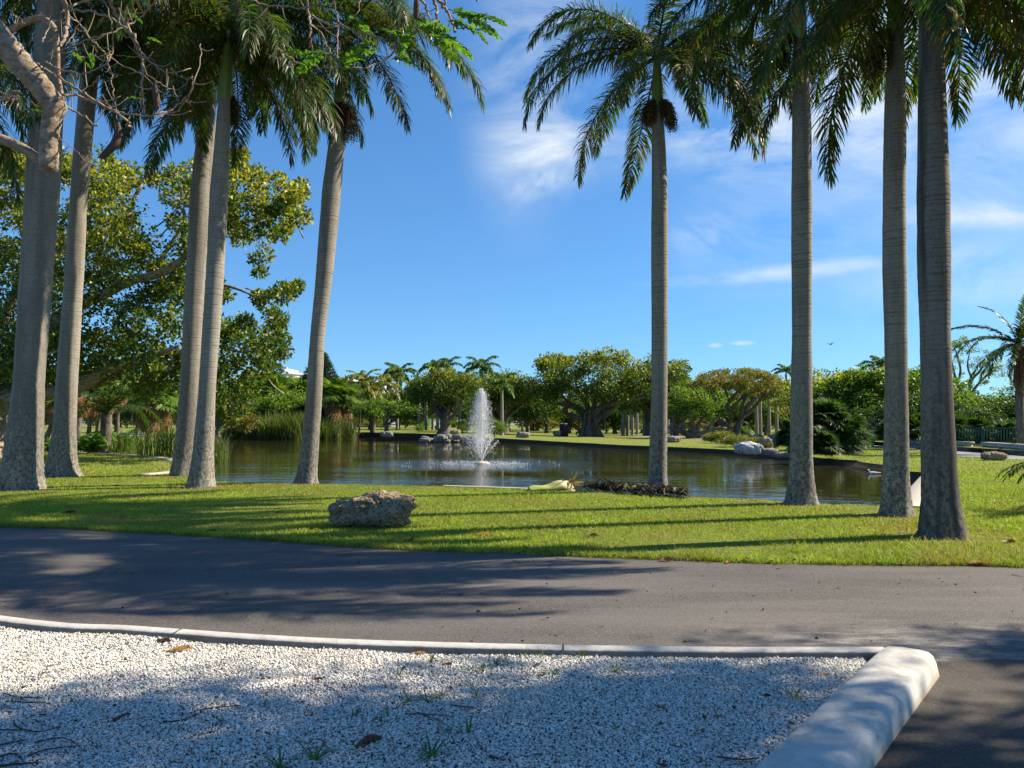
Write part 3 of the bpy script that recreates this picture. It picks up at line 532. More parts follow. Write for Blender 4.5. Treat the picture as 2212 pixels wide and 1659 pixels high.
def royal(label, base, prof, shaft, fronds, look=(.3, 1, .5), fruits=(), group='royal palms between road and pond', dry=(), fs=1.0):
    """base pixel; prof: (x, y, width) up to the crownshaft ring; shaft: (x, y) of its top"""
    bx, by = base; D = float(onz(bx, by, 0)[1]); root0 = at(bx, by, D); root0[2] = 0
    px = np.array(prof, float); W = np.array([at(a, b, D) for a, b, _ in prof]) - root0; R = px[:, 2] / FPX * D / 2 * 1.0
    W[0, 2] = -.06; z = W[:, 2]; zi = np.concatenate([np.linspace(-.06, .9, 16), np.arange(1.0, z[-1], .11), [z[-1]]])
    C = np.stack([np.interp(zi, z, W[:, 0]), np.zeros(len(zi)), zi], 1); r = np.interp(zi, z, R)
    for _ in range(3): C[1:-1, 0] = (C[:-2, 0] + C[1:-1, 0] * 2 + C[2:, 0]) / 4; r[1:-1] = (r[:-2] + 2 * r[1:-1] + r[2:]) / 4
    r *= 1 + .035 * np.exp(-np.clip(zi, 0, 9) / .06); rw = np.sin(zi * 2.1 + bx) * .012 + np.sin(zi * 5.3 + bx * 2) * .006; r *= 1 + rw
    t = thing('royal_palm', label, 'palm tree', tuple(root0), 0, None, group)
    tr = link('trunk', lathe(MB(), C, r, 32, .006, 1.0).mesh('trunk', M['palm_bark'], True), t); tr.color = (*look, 1)
    top = C[-1]; st = at(*shaft, D) - root0
    sp = np.array([top, top + (st - top) * .35, top + (st - top) * .75, st, st + (st - top) * .25]); rs = r[-1]
    cs = MB(); S = spline(sp, 22); lathe(cs, S, np.interp(np.linspace(0, 1, 22), [0, .05, .25, .6, .8, 1], [rs * 1.02, rs * 1.12, rs * 1.08, rs * .72, rs * .6, rs * .4]), 20); link('crownshaft', cs.mesh('crownshaft', M['crownshaft'], True), t)
    for q, (az, var) in enumerate(fronds):
        me = FRONDS[var][q % 2]; f = link('frond', me, t, tuple(st + np.array([0, 0, .12 - .03 * var])), (random.uniform(-.12, .12), random.uniform(-.07, .07), radians(az)), random.uniform(.92, 1.08) * fs)
    for az, sc in dry: link('frond', DRYF, t, tuple(st), (0, 0, radians(az)), sc)['label'] = 'dry tan hanging frond'
    for az, k, sc in fruits: link('fruit_cluster', FRUIT[k], t, tuple(top + np.array([cos(radians(az)) * r[-1] * .7, sin(radians(az)) * r[-1] * .7, .12])), (0, 0, radians(az)), sc)
    return t
def ring_fronds(n, seed, variants=(1, 1, 2, 2, 3, 3, 3, 4, 4)):
    r = random.Random(seed); return [(i * 137.5 + r.uniform(-12, 12), r.choice(variants)) for i in range(n)] + [(r.uniform(0, 360), 0) for _ in range(2)]
V1 = (1, 2, 2, 3, 3, 4, 4, 3, 2)
royal('stout lichen-speckled royal palm, the westernmost of the front row beside the overhanging limb', (42, 1058), [(44, 1058, 96), (46, 1030, 86), (50, 990, 76), (55, 930, 68), (62, 830, 60), (78, 600, 63), (91, 415, 67), (103, 207, 64), (112, 0, 56), (117, -70, 52)], (122, -190), ring_fronds(26, 1, V1) + [(0, 4), (15, 4), (180, 4), (200, 3), (-15, 4)], (.35, .5, .75), [(200, 2, 1.1)])
royal('slim royal palm with flared foot standing beside the stoutest trunk by the curved edging', (132, 1030), [(132, 1030, 84), (133, 1012, 66), (135, 985, 55), (139, 930, 47), (144, 830, 43), (160, 600, 38), (171, 415, 35), (189, 207, 37), (201, 85, 32)], (208, -15), ring_fronds(24, 2, V1) + [(0, 4), (20, 4), (-15, 3), (180, 4), (160, 3), (-30, 4)], (.3, .8, .6), [(20, 2, 1)])
royal('royal palm with half-shaded grey trunk, behind its leaning close neighbour', (393, 1028), [(394, 1028, 56), (396, 1005, 48), (401, 960, 42), (410, 830, 39), (422, 600, 40), (433, 415, 43), (446, 270, 36), (450, 215, 32)], (458, 100), ring_fronds(26, 3, V1) + [(178, 4), (160, 4), (200, 4), (190, 3), (170, 3), (215, 4), (230, 4)], (.4, 1, .3), [(220, 2, 1.2), (150, 0, .9)], dry=[(245, .7)])
royal('leaning royal palm with bright green crownshaft, in front of its close neighbour', (433, 1053), [(433, 1053, 64), (435, 1030, 52), (439, 980, 43), (444, 900, 38), (448, 830, 35), (464, 600, 37), (473, 415, 38), (481, 290, 31), (485, 214, 25)], (493, 92), ring_fronds(22, 4, (1, 2, 2, 3, 3, 4, 4, 4)) + [(-5, 4), (-20, 4), (10, 3), (-10, 3), (-35, 4), (-50, 3), (185, 2), (170, 1), (200, 1), (-8, 5)], (.15, .9, .7), [(60, 2, .9)])
royal('royal palm with red-brown fruit cluster, curving up beside the boulder and fountain', (661, 1043), [(661, 1043, 50), (664, 1020, 42), (670, 960, 38), (677, 880, 35), (686, 720, 31), (700, 600, 36), (716, 415, 42), (727, 310, 34), (734, 238, 27)], (751, 62), [(178, 2), (150, 3), (205, 3), (10, 3), (340, 3), (25, 2), (-20, 4), (-38, 5), (-5, 4), (90, 2), (270, 2), (225, 4), (130, 4), (60, 1), (310, 3), (300, 1), (190, 0)], (.35, 1, .55), [(300, 0, .8), (250, 0, .6), (-10, 1, 1.0), (180, 2, .8)], dry=[(280, .85)])
royal('lone royal palm with pale green crownshaft, standing over the fallen frond', (1420, 1061), [(1420, 1061, 46), (1420, 1030, 40), (1422, 960, 37), (1424, 860, 35), (1425, 720, 34), (1425, 560, 37), (1425, 415, 34), (1423, 320, 31), (1421, 262, 25), (1420, 232, 23)], (1419, 125), [(172, 2), (200, 2), (192, 3), (215, 3), (168, 3), (232, 4), (145, 4), (5, 2), (-14, 2), (20, 3), (-30, 3), (-8, 3), (95, 1), (272, 4), (300, 4), (85, 4), (60, 2), (268, 1), (30, 1), (150, 1), (-50, 4), (110, 3), (-5, 3), (-18, 4), (4, 4), (-25, 3)], (.3, .9, .7), [(180, 0, .75), (215, 2, .7), (0, 2, .85), (-40, 2, .7)], fs=.88)
royal('royal palm with swollen lichened foot, between the lone palm and the tight pair', (1731, 1089), [(1731, 1089, 72), (1731, 1065, 60), (1731, 1030, 51), (1731, 980, 46), (1731, 900, 45), (1732, 720, 40), (1732, 560, 42), (1732, 415, 43), (1732, 260, 39), (1729, 130, 32), (1728, 85, 27)], (1727, -30), ring_fronds(24, 7, (1, 2, 2, 3, 3, 4, 4)), (.3, 1, .6), [(170, 2, 1.0)], fs=.80)
royal('pale lichened royal palm of the tight pair, by the concrete coping', (1935, 1113), [(1935, 1113, 74), (1935, 1090, 63), (1935, 1050, 55), (1936, 950, 50), (1936, 800, 46), (1935, 719, 46), (1932, 560, 49), (1932, 415, 47), (1934, 250, 45), (1935, 130, 38), (1935, 80, 34)], (1935, -40), ring_fronds(20, 8, (1, 2, 2, 3, 3, 4, 4)), (.35, .9, .9), [(180, 2, 1.0)], fs=.76)
royal('thick dark-streaked royal palm nearest the road, its trunk black at the foot', (2036, 1159), [(2036, 1159, 100), (2035, 1125, 84), (2032, 1080, 74), (2028, 1000, 69), (2025, 900, 65), (2020, 719, 60), (2017, 560, 66), (2016, 415, 67), (2013, 200, 55), (2011, 60, 51), (2011, 5, 48)], (2010, -120), ring_fronds(17, 9, (1, 2, 2, 3, 3, 4)) + [(-12, 4), (-28, 4), (-40, 5), (8, 4), (-60, 4), (25, 3)], (1.0, 1, .3), [(250, 2, .8)], fs=.92)
# two more of the same row just out of the picture: their fronds hang in at its edge
def royal_at(label, x, y, H, seed, n=16, r0=.24, group='royal palms between road and pond', var=(2, 3, 3, 4, 4)):
    t = thing('royal_palm', label, 'palm tree', (x, y, float(tz(x, y))), 0, None, group); zi = np.concatenate([np.linspace(-.06, .9, 12), np.arange(1, H, .15), [H]])
    r = r0 * np.interp(zi, [0, .1, .5, 2, H * .5, H * .8, H], [1.5, 1.3, 1.0, .85, .95, .8, .62]); tr = link('trunk', lathe(MB(), np.stack([0 * zi, 0 * zi, zi], 1), r, 24, .006, 1).mesh('trunk', M['palm_bark'], True), t); tr.color = (.3, 1, .6, 1)
    S = np.stack([0 * zi[:16], 0 * zi[:16], np.linspace(H, H + 1.5, 16)], 1); link('crownshaft', lathe(MB(), S, np.interp(np.linspace(0, 1, 16), [0, .1, .3, .7, 1], [r0 * .64, r0 * .7, r0 * .68, r0 * .45, r0 * .3]), 18).mesh('crownshaft', M['crownshaft'], True), t)
    for q, (az, v) in enumerate(ring_fronds(n, seed, var)): link('frond', FRONDS[v][q % 2], t, (0, 0, H + 1.4), (0, 0, radians(az)), 1.0)
    return t
royal_at('royal palm beyond the picture edge behind the bent limb', -14.2, 17.0, 8.6, 23, 18)

# ------------------------------------------------------------------ fallen frond
def fallen():
    a = onz(1142, 1063, 0); b = onz(1238, 1060, 0); c = onz(1485, 1079, 0); t = thing('fallen_frond', 'fallen palm frond with yellow-green sheath lying below the lone royal palm', 'palm frond', (a[0], a[1], 0), 0)
    ax = b - a; L = np.linalg.norm(ax[:2]); n = 24; V = []; ph = np.linspace(-1.5, 1.5, 11)
    for i in range(n):
        f = i / (n - 1); w = np.interp(f, [0, .08, .5, .8, 1], [.13, .15, .17, .15, .05]); hgt = np.interp(f, [0, .1, .45, .72, .86, 1], [.10, .11, .13, .24, .22, .05]); cx, cy = ax[0] * f, ax[1] * f + .05
        for p in ph: V.append((cx + .02 * sin(p * 3 + f * 9), cy + sin(p) * w, max(.012, .02 + hgt * (cos(p) ** .8 if cos(p) > 0 else 0) * (1 + .10 * sin(f * 14 + p * 2)))))
    i, j = np.meshgrid(np.arange(n - 1), np.arange(10), indexing='ij'); m_ = MB(); m_.add(V, np.stack([i * 11 + j, i * 11 + j + 1, (i + 1) * 11 + j + 1, (i + 1) * 11 + j], -1).reshape(-1, 4)); o = link('sheath', m_.mesh('sheath', M['sheath'], True), t)
    o.modifiers.new('thick', 'SOLIDIFY').thickness = .012
    fb = MB(); k = 26; q = rng.uniform(.62, .98, k)[:, None]; P0_ = np.array([ax[0], ax[1], 0]) * q + np.array([0, .06, .17]); leaves(fb, P0_, np.column_stack([rng.normal(.5, .5, k), rng.normal(0, .25, k), rng.uniform(.05, .55, k)]), rng.uniform(.15, .42, k), rng.uniform(.03, .07, k), rng.random(k), .35); link('torn_flap', fb.mesh('torn_flap', M['dry_frond']), t)
    b3, c3 = b - a, c - a; r = tube(MB(), [b3 + [-.25, .05, .12], b3 + [.2, .05, .10], (b3 + c3) / 2 + [0, .1, .09], c3 + [0, 0, .04]], [.06, .035, .025, .012], 7, 30, c=.5); link('stalk', r.mesh('stalk', M['twig'], True), t)
    lb = MB(); n = 560; s = rng.uniform(.10, 1, n); base = b3 + (c3 - b3) * s[:, None] + np.array([0, .08, .09]); side = rng.choice([-1, 1], n); d = unit(np.stack([rng.normal(.45, .3, n), side * rng.uniform(.2, 1, n), rng.normal(.45, .45, n)], 1)); ln = rng.uniform(.22, .5, n)[:, None] * np.interp(s, [0, .25, .85, 1], [.6, 1, .9, .7])[:, None]
    p1 = base + d * ln * .5; p2 = p1 + unit(d + np.array([.25, 0, -1.2])) * ln * .55; p2[:, 2] = np.maximum(p2[:, 2], .012); wv = unit(rng.normal(size=(n, 3))) * .016; o = np.arange(n) * 5
    c_ = np.where(rng.random(n) < .13, rng.uniform(.85, 1, n), rng.uniform(0, .3, n)); lb.add(np.stack([base - wv, base + wv, p1 + wv, p1 - wv, p2], 1).reshape(-1, 3), np.stack([o, o + 1, o + 2, o + 3], 1), np.stack([o + 3, o + 2, o + 4], 1), np.repeat(c_, 5)); link('leaflets', lb.mesh('leaflets', M['leaf_dead']), t)
M['leaf_dead'] = leafmat('dead_leaflet', (.028, .016, .012), (.075, .042, .028), (.62, .55, .42), .15, .55, .35)
fallen()

# ------------------------------------------------------------------ rocks
def rock_mesh(name, dims, mat, seed, n=4, amp=.22, pit=.05, shape=None):
    import bmesh
    bm = bmesh.new(); bmesh.ops.create_icosphere(bm, subdivisions=n, radius=1); r = np.random.default_rng(seed); V = np.array([v.co for v in bm.verts])
    from mathutils import noise
    V = np.sign(V) * np.abs(V) ** .72; V = V / np.max(np.abs(V), 0)
    o = r.uniform(0, 99, 3); Q = V * np.array(dims) / max(dims)
    nn = np.array([noise.fractal(Vector(v * 1.6 + o), 1.0, 2.0, 3) for v in Q]); n2 = np.array([noise.turbulence(Vector(v * 5 + o), 5, False) for v in Q]); n3 = np.array([noise.turbulence(Vector(v * 14 + o), 3, False) for v in Q])
    V = V * (1 + amp * nn + pit * 2.2 * (n2 - .6) + pit * (n3 - .5))[:, None] * np.array(dims) / 2
    if shape: V = shape(V)
    V[:, 2] += dims[2] * .46; V[:, 2] = np.maximum(V[:, 2], -.06)
    F = np.array([[v.index for v in f.verts] for f in bm.faces]); bm.free(); m_ = MB(); m_.add(V, None, F); return m_.mesh(name, mat, n < 5)
def rock(px, py, w, h, label, mat='grey_rock', seed=1, dep=.7, n=4, name='boulder', shape=None, amp=.22, pit=.05):
    g = gp(px, py); D = g[1]; W = w / FPX * D; H = h / FPX * D; o = link(name, rock_mesh(name, (W, W * dep, H), M[mat], seed, n, amp, pit, shape), None, (g[0], g[1] + W * dep * .25, g[2])); return tag(o, label, 'rock')
def big(V):
    x = V[:, 0] / np.abs(V[:, 0]).max(); z = V[:, 2]; f = np.interp(x, [-1, -.75, -.45, -.2, 0, .45, .85, 1], [.55, .66, .72, .86, .97, 1.0, 1.02, .9]); V[:, 2] = np.where(z > 0, z * f, z); V[:, 0] += np.where(z < 0, -np.sign(x) * np.clip(x, 0, 1) * .06, 0); return V
rock(800, 1143, 212, 84, 'rough brown limestone boulder on the lawn by the road', 'rock', 5, .5, 6, 'boulder', big, .13, .055)
rock(2152, 995, 54, 20, 'long low tan boulder on the lawn by the stone wall', 'rock', 6, .7, 5, 'boulder', None, .12, .05)
for k, (x, y, w_, h_, l, mt) in enumerate([(1620, 983, 62, 30, 'large whitish boulder at the water edge', 'pale_rock'), (1656, 968, 32, 24, 'brown boulder standing behind the whitish one', 'rock'), (1664, 986, 38, 18, 'grey boulder low at the water beside the whitish one', 'grey_rock'), (1692, 990, 34, 14, 'dark flat boulder at the water below the bare bank', 'grey_rock'),
        (1684, 956, 42, 21, 'dark boulder alone on the lawn beside the path', 'grey_rock'), (1633, 955, 42, 18, 'long grey boulder beside the trimmed bushes', 'grey_rock'), (1581, 947, 46, 12, 'low dark boulder behind the clipped bush', 'grey_rock'), (1580, 947, 22, 9, 'small grey stone under the spreading trees', 'grey_rock'),
        (1130, 946, 32, 14, 'dark rounded boulder near the far bank behind the fountain', 'grey_rock'), (1096, 931, 20, 9, 'grey boulder on the far lawn beside the palm trunk', 'grey_rock'), (983, 940, 24, 13, 'pale brown boulder by the banyan with hollow roots', 'rock'), (942, 926, 12, 7, 'small brown stone at the far path', 'rock'),
        (1203, 943, 18, 14, 'squat stone beside the litter bin', 'grey_rock'), (1378, 938, 16, 8, 'small stone at the foot of the yellow sign', 'grey_rock'), (835, 945, 30, 14, 'grey boulder on the far bank under the bushy tree', 'grey_rock'), (1450, 956, 48, 15, 'long dark rock near the seated person', 'grey_rock'), (1430, 945, 20, 12, 'pale stone at the foot of the sprawling tree', 'pale_rock'), (803, 926, 12, 8, 'tan stone beside the far path', 'rock')]):
    if k in (6, 13): continue
    rock(x, y, w_, h_, l, mt, 20 + k)
# riprap at the far bank beside the fountain
for k in range(34):
    f = random.random(); x = 905 + 160 * f; p = onz(x, 958 - random.uniform(0, 9) * (1 if f > .4 else .5), WZ); s = random.uniform(.5, 1.2); o = link('bank_stone', rock_mesh('bank_stone', (s, s * .8, s * .6), M['grey_rock'], 60 + k, 2), None, (p[0], p[1] + .5, WZ - .1 + random.uniform(0, .45))); tag(o, 'angular grey stone of the rubble bank behind the fountain', 'rock', 'rubble stones on the far bank')
# ------------------------------------------------------------------ broadleaf trees
def clump_leaves(mb, C, R, n, size, flat=.75, c0=.45, cs=.2, top_tint=0., zr=None, hang=0.):
    """n leaves spread through each clump; C centres, R radii"""
    for p, r in zip(C, R):
        k = int(n * rng.uniform(.7, 1.3)); d = unit(rng.normal(size=(k, 3))); q = p + d * (r * rng.uniform(.15, 1, k)[:, None] ** .6) * np.array([1, 1, flat])
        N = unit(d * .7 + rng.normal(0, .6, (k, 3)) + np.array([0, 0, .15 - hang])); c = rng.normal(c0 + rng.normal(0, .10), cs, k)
        if top_tint and zr: c = c + top_tint * sstep(zr[0], zr[1], q[:, 2]) * (rng.random(k) < .62) * np.clip(rng.normal(.9, .35), .2, 1.5)  # tint of part of the leaves rises towards the crown top
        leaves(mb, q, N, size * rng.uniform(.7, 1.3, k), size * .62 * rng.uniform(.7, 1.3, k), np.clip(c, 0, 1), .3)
# the big fig behind the western palms: clumps laid out over the crown seen between the trunks
FIGD = 36.0
def fig():
    base = np.array([-24.6, FIGD, 0.]); t = thing('fig_tree', 'huge glossy-leaved fig tree filling the space behind the western palm trunks', 'tree', tuple(base)); outl = [(-140, 260), (0, 315), (130, 330), (240, 338), (330, 385), (420, 352), (520, 335), (600, 380), (650, 415), (655, 470), (600, 500), (585, 545), (560, 590), (560, 640), (640, 620), (600, 690), (612, 750), (590, 800), (560, 830), (520, 870), (495, 905), (470, 860), (380, 850), (300, 842), (200, 830), (100, 840), (-20, 860), (-140, 850)]
    gaps = [(330, 450, 44, 78), (132, 470, 26, 50), (296, 600, 20, 26), (250, 350, 30, 26), (520, 590, 24, 60), (545, 660, 30, 42), (380, 520, 16, 30), (470, 560, 14, 40)]
    C, R = [], []
    while len(C) < 540:
        x, y = random.uniform(-140, 655), random.uniform(290, 900)
        if not inpoly(np.array([x]), np.array([y]), outl)[0] or any(((x - a) / b) ** 2 + ((y - c) / d) ** 2 < 1 for a, c, b, d in gaps): continue
        C.append(at(x, y, FIGD + random.uniform(-4.5, 4.5)) - base); R.append(random.uniform(.45, .95) * (1.0 if x < 450 else .72))
    for x, y, r in [(650, 400, .35), (640, 470, .4), (632, 628, .35), (612, 622, .4), (600, 700, .5), (608, 730, .4), (585, 760, .5), (540, 850, .5), (520, 880, .45), (500, 900, .4), (560, 640, .35), (610, 440, .5)]: C.append(at(x, y, FIGD + random.uniform(-2, 2)) - base); R.append(r)
    for x, y in outl[1:22]: C.append(at(x + random.uniform(-14, 6), y + random.uniform(-4, 10), FIGD + random.uniform(-3, 3)) - base); R.append(random.uniform(.3, .55))
    cb = MB(); clump_leaves(cb, np.array(C), np.array(R), 125, .205, .8, .36, .19, .36, (4.0, 12.0)); link('crown', cb.mesh('crown', M['fig_leaf']), t)  # upper leaves tinted yellower: sunlight on the fig put into leaf colour
    tb = MB(); L = lambda pts, r, dD=0: tube(tb, [at(x, y, FIGD + dD * k / len(pts)) - base for k, (x, y) in enumerate(pts)], r, 10, None, .5, .05)
    tube(tb, [(0, 0, -.1), (.1, 0, 1), (.2, 0, 2.4)], [1.3, .95, .8], 14, 12, rough=.04)
    L([(-30, 905), (20, 850), (70, 790), (100, 742), (130, 690), (175, 655), (230, 632), (285, 606), (340, 592), (400, 555), (440, 520)], [.55, .5, .42, .36, .3, .27, .24, .2, .18, .13, .07], -3)
    L([(-30, 870), (0, 850), (40, 858), (90, 850), (165, 838), (220, 805), (275, 782), (330, 768), (385, 748)], [.5, .48, .4, .34, .28, .24, .18, .13, .06], -4)
    L([(165, 838), (215, 826), (265, 800), (320, 775), (390, 760), (460, 745)], [.28, .22, .19, .15, .12, .05], -4); L([(-40, 830), (0, 805), (30, 790), (70, 785)], [.4, .36, .3, .22])
    L([(120, 700), (160, 640), (190, 470), (240, 425), (300, 395), (370, 372), (420, 352)], [.22, .2, .17, .15, .13, .1, .04], 3); L([(268, 520), (275, 480), (290, 430), (312, 390)], [.16, .13, .11, .05], 2); L([(320, 600), (400, 470), (350, 430), (345, 400)], [.1, .09, .07, .03]); L([(0, 700), (60, 560), (30, 440), (20, 400)], [.25, .2, .14, .05], 3)
    L([(400, 555), (480, 500), (560, 470), (640, 440)], [.12, .09, .06, .02], -2); L([(400, 600), (500, 620), (560, 640), (630, 625)], [.1, .07, .04, .015], -2); L([(460, 745), (520, 760), (580, 750), (610, 725)], [.08, .06, .04, .015]); L([(380, 750), (450, 830), (500, 880)], [.09, .06, .02])
    for q in range(60):
        k = random.randrange(len(C)); p = C[k]; q2 = p + rng.normal(0, .9, 3) + np.array([-.6, 0, -.6]); tube(tb, [q2, (p + q2) / 2 + rng.normal(0, .15, 3), p], [.045, .03, .012], 5, 7)
    link('trunk', tb.mesh('trunk', M['pale_bark'], True), t)
fig()
def tree_proto(seed, H, R, nclump, leafn, size, mat, bark='bark', trunk_h=.3, tr=.35, flat=.6, top=0., cr=.24, spread=1.0, limbs=9, openness=.0, fl=.75, c0=.42, flare=1.6, hang=0.):
    """meshes (trunk, crown) of a broadleaf tree of height H and crown radius R standing at the origin"""
    global rng
    keep = rng; rng = np.random.default_rng(seed); r = random.Random(seed); C, Rr = [], []; zc = H * (1 - flat / 2); hz = H * flat / 2
    for q in range(nclump):
        a = r.uniform(0, 2 * pi); u = r.uniform(-.75, 1); rad = math.sqrt(max(0, 1 - u * u * .92)) * (r.uniform(openness, 1) ** .5) * (1 + .18 * sin(3 * a + seed) + .1 * sin(5 * a + 2 * seed)); C.append((R * .86 * rad * cos(a), R * .86 * rad * sin(a), zc + hz * .84 * u * r.uniform(.6, 1) * (1 + .12 * sin(2 * a + seed)))); Rr.append(R * cr * r.uniform(.55, 1.25))
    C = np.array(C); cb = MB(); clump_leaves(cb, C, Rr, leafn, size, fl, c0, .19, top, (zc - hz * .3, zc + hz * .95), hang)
    tb = MB(); tube(tb, [(0, 0, -.15), (r.uniform(-.1, .1), 0, H * trunk_h * .4), (r.uniform(-.2, .2), r.uniform(-.2, .2), H * trunk_h)], [tr * flare, tr, tr * .85], 12, 12, rough=.05)
    for q in range(limbs):
        k = r.randrange(nclump); e = C[k]; s0 = np.array([0, 0, H * trunk_h * r.uniform(.75, 1)]); mid = s0 + (e - s0) * .5 + np.array([0, 0, -H * .04 + r.uniform(-.4, .4)]); tube(tb, [s0, mid + rng.normal(0, R * .04, 3), e], [tr * r.uniform(.4, .65), tr * .3, tr * .08], 7, 12, rough=.04)
        for w in range(2):
            k2 = r.randrange(nclump); e2 = C[k2]; 
            if np.linalg.norm(e2 - mid) < R * .9: tube(tb, [mid, (mid + e2) / 2 + rng.normal(0, R * .04, 3), e2], [tr * .24, tr * .15, tr * .04], 5, 8)
    rng = keep
    return tb.mesh('trunk', M[bark], True), cb.mesh('crown', M[mat])
PROTO = {}
def P(kind, *a, **k): PROTO.setdefault(kind, []).append((a[1], tree_proto(*a, **k)))
for s in (1, 2): P('banyan', 100 + s, 11, 9.5, 120, 120, .40, 'banyan_leaf', trunk_h=.26, tr=1.0, flat=.66, top=.42, cr=.20, limbs=11, flare=1.9, c0=.30)
for s in (1, 2, 3): P('round', 110 + s, 9, 5.2, 80, 110, .34, 'green_leaf', trunk_h=.22, tr=.3, flat=.78, cr=.27, c0=.48, top=.2)
for s in (1, 2): P('yellow', 120 + s, 9, 6, 90, 100, .34, 'banyan_leaf', trunk_h=.22, tr=.32, flat=.74, cr=.25, c0=.45, top=.45, openness=.2)
for s in (1, 2): P('dark', 130 + s, 9, 5.5, 80, 120, .38, 'dark_leaf', trunk_h=.15, tr=.3, flat=.86, cr=.28, c0=.45, top=.2)
for s in (1, 2): P('small', 140 + s, 6, 3.8, 64, 75, .26, 'green_leaf', trunk_h=.34, tr=.22, flat=.66, cr=.25, c0=.5, openness=.2)
P('shrub', 150, 3, 2.2, 40, 90, .2, 'green_leaf', trunk_h=.1, tr=.08, flat=.92, cr=.32, c0=.55, top=.2); P('shrub', 151, 3, 2.2, 40, 90, .2, 'olive_leaf', trunk_h=.1, tr=.08, flat=.92, cr=.32, c0=.55)
P('sparse', 160, 9, 5.5, 46, 70, .26, 'green_leaf', trunk_h=.3, tr=.36, flat=.62, cr=.20, limbs=16, c0=.5, openness=.3, bark='bark')
P('mound', 170, 1.6, 1.9, 50, 110, .13, 'yellow_leaf', trunk_h=.1, tr=.05, flat=1.0, cr=.33, c0=.22, top=.28)
def tree(kind, px, py, top, label, cat='tree', var=None, wide=1.0, group=None, D=None, mat=None, rz=None):
    """base pixel, pixel row of the top"""
    g = gp(px, py) if D is None else np.array([*(at(px, py, D)[:2]), 0]); 
    if D is not None: g[2] = float(tz(g[0], g[1]))
    H0, (tm, cmh) = PROTO[kind][(random.randrange(9) if var is None else var) % len(PROTO[kind])]; H = (at(px, top, g[1])[2] - g[2]); s = H / H0
    t = thing({'banyan': 'banyan_tree', 'shrub': 'shrub', 'mound': 'bush', 'dark': 'dense_tree'}.get(kind, 'broadleaf_tree'), label, cat, tuple(g), rz if rz is not None else random.uniform(0, 6.28), (s * wide, s * wide, s), group)
    link('trunk' if kind not in ('shrub', 'mound') else 'stem', tm, t); c = link('crown' if kind not in ('shrub', 'mound') else 'foliage', cmh, t)
    return t
# banyans across the pond (the middle one has its own buttressed trunk)
tree('banyan', 960, 938, 795, 'golden-topped banyan with hollow pale roots, west of the fountain jet', var=0, wide=.82, rz=1.0)
tree('banyan', 1085, 936, 805, 'banyan directly behind the fountain jet', var=1, wide=.9, rz=2.4)
def banyan_mid():
    g = gp(1272, 944); H = at(1272, 762, g[1])[2] - g[2]; s = H / 11; t = thing('banyan_tree', 'broadest banyan with buttressed grey trunk and dark spreading limbs', 'tree', tuple(g)); F = lambda x, y, dy=0: at(x, y, g[1] + dy) - g
    C, Rr = [], []
    lobes = [(1200, 805, 55, 34), (1260, 815, 70, 36), (1330, 800, 70, 40), (1300, 775, 55, 16), (1400, 800, 45, 28), (1375, 835, 55, 26), (1180, 845, 45, 22), (1240, 850, 60, 18), (1450, 815, 35, 32), (1440, 845, 40, 18), (1330, 850, 40, 14), (1195, 786, 32, 12)]
    for a, b, c, d in lobes:
        for q in range(17): th, u = random.uniform(0, 6.28), random.random() ** .5; C.append(F(a + c * u * cos(th), b + d * u * sin(th), random.uniform(-7, 7))); Rr.append(random.uniform(.7, 1.5) * s)
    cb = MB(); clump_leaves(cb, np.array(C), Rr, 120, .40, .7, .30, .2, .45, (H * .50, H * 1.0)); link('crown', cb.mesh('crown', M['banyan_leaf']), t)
    tb = MB(); k = g[1] / FPX
    tube(tb, [F(1272, 946), F(1272, 925), F(1274, 905), F(1276, 885)], [26 * k, 17 * k, 14.5 * k, 13 * k], 16, 14, rough=.06)
    for q in range(13): x = 1272 + random.uniform(-20, 22); z0 = random.uniform(888, 915); tube(tb, [F(x * .6 + 1273 * .4, z0, -1.4), F(x, 925, -2.0), F(x + (x - 1272) * .55, 946, -2.6)], [2.6 * k, 2.4 * k, 3.2 * k], 6, 10, rough=.1)
    for pts, r in [([(1270, 900), (1245, 880), (1215, 872), (1190, 858), (1165, 840)], (8, 7.5, 6, 4, 1.5)), ([(1268, 905), (1248, 902), (1228, 893), (1219, 884)], (6, 6, 6, 6)), ([(1280, 895), (1300, 880), (1330, 868), (1360, 850), (1390, 820)], (9, 8, 6.5, 4, 1.5)), ([(1282, 912), (1300, 898), (1318, 888), (1345, 862), (1380, 845)], (7, 7, 6.5, 5, 2)), ([(1272, 890), (1262, 862), (1240, 840), (1215, 815)], (7, 6, 4, 1.5)), ([(1280, 890), (1290, 850), (1300, 815), (1310, 790)], (6, 5, 3.5, 1)), ([(1306, 925), (1304, 895), (1303, 865), (1302, 850)], (3.2, 3.4, 4, 4)), ([(1345, 862), (1380, 858), (1420, 842), (1450, 830)], (4, 4, 3, 1)), ([(1240, 878), (1210, 850), (1190, 810)], (3.5, 2.5, 1))]: tube(tb, [F(x, y, random.uniform(-1, 1)) for x, y in pts], [q * k for q in r], 9, None, rough=.05)
    link('trunk', tb.mesh('trunk', M['bark'], True), t)
banyan_mid()
def buttress(x, y, h, label):   # pale aerial roots of the western banyan
    pass
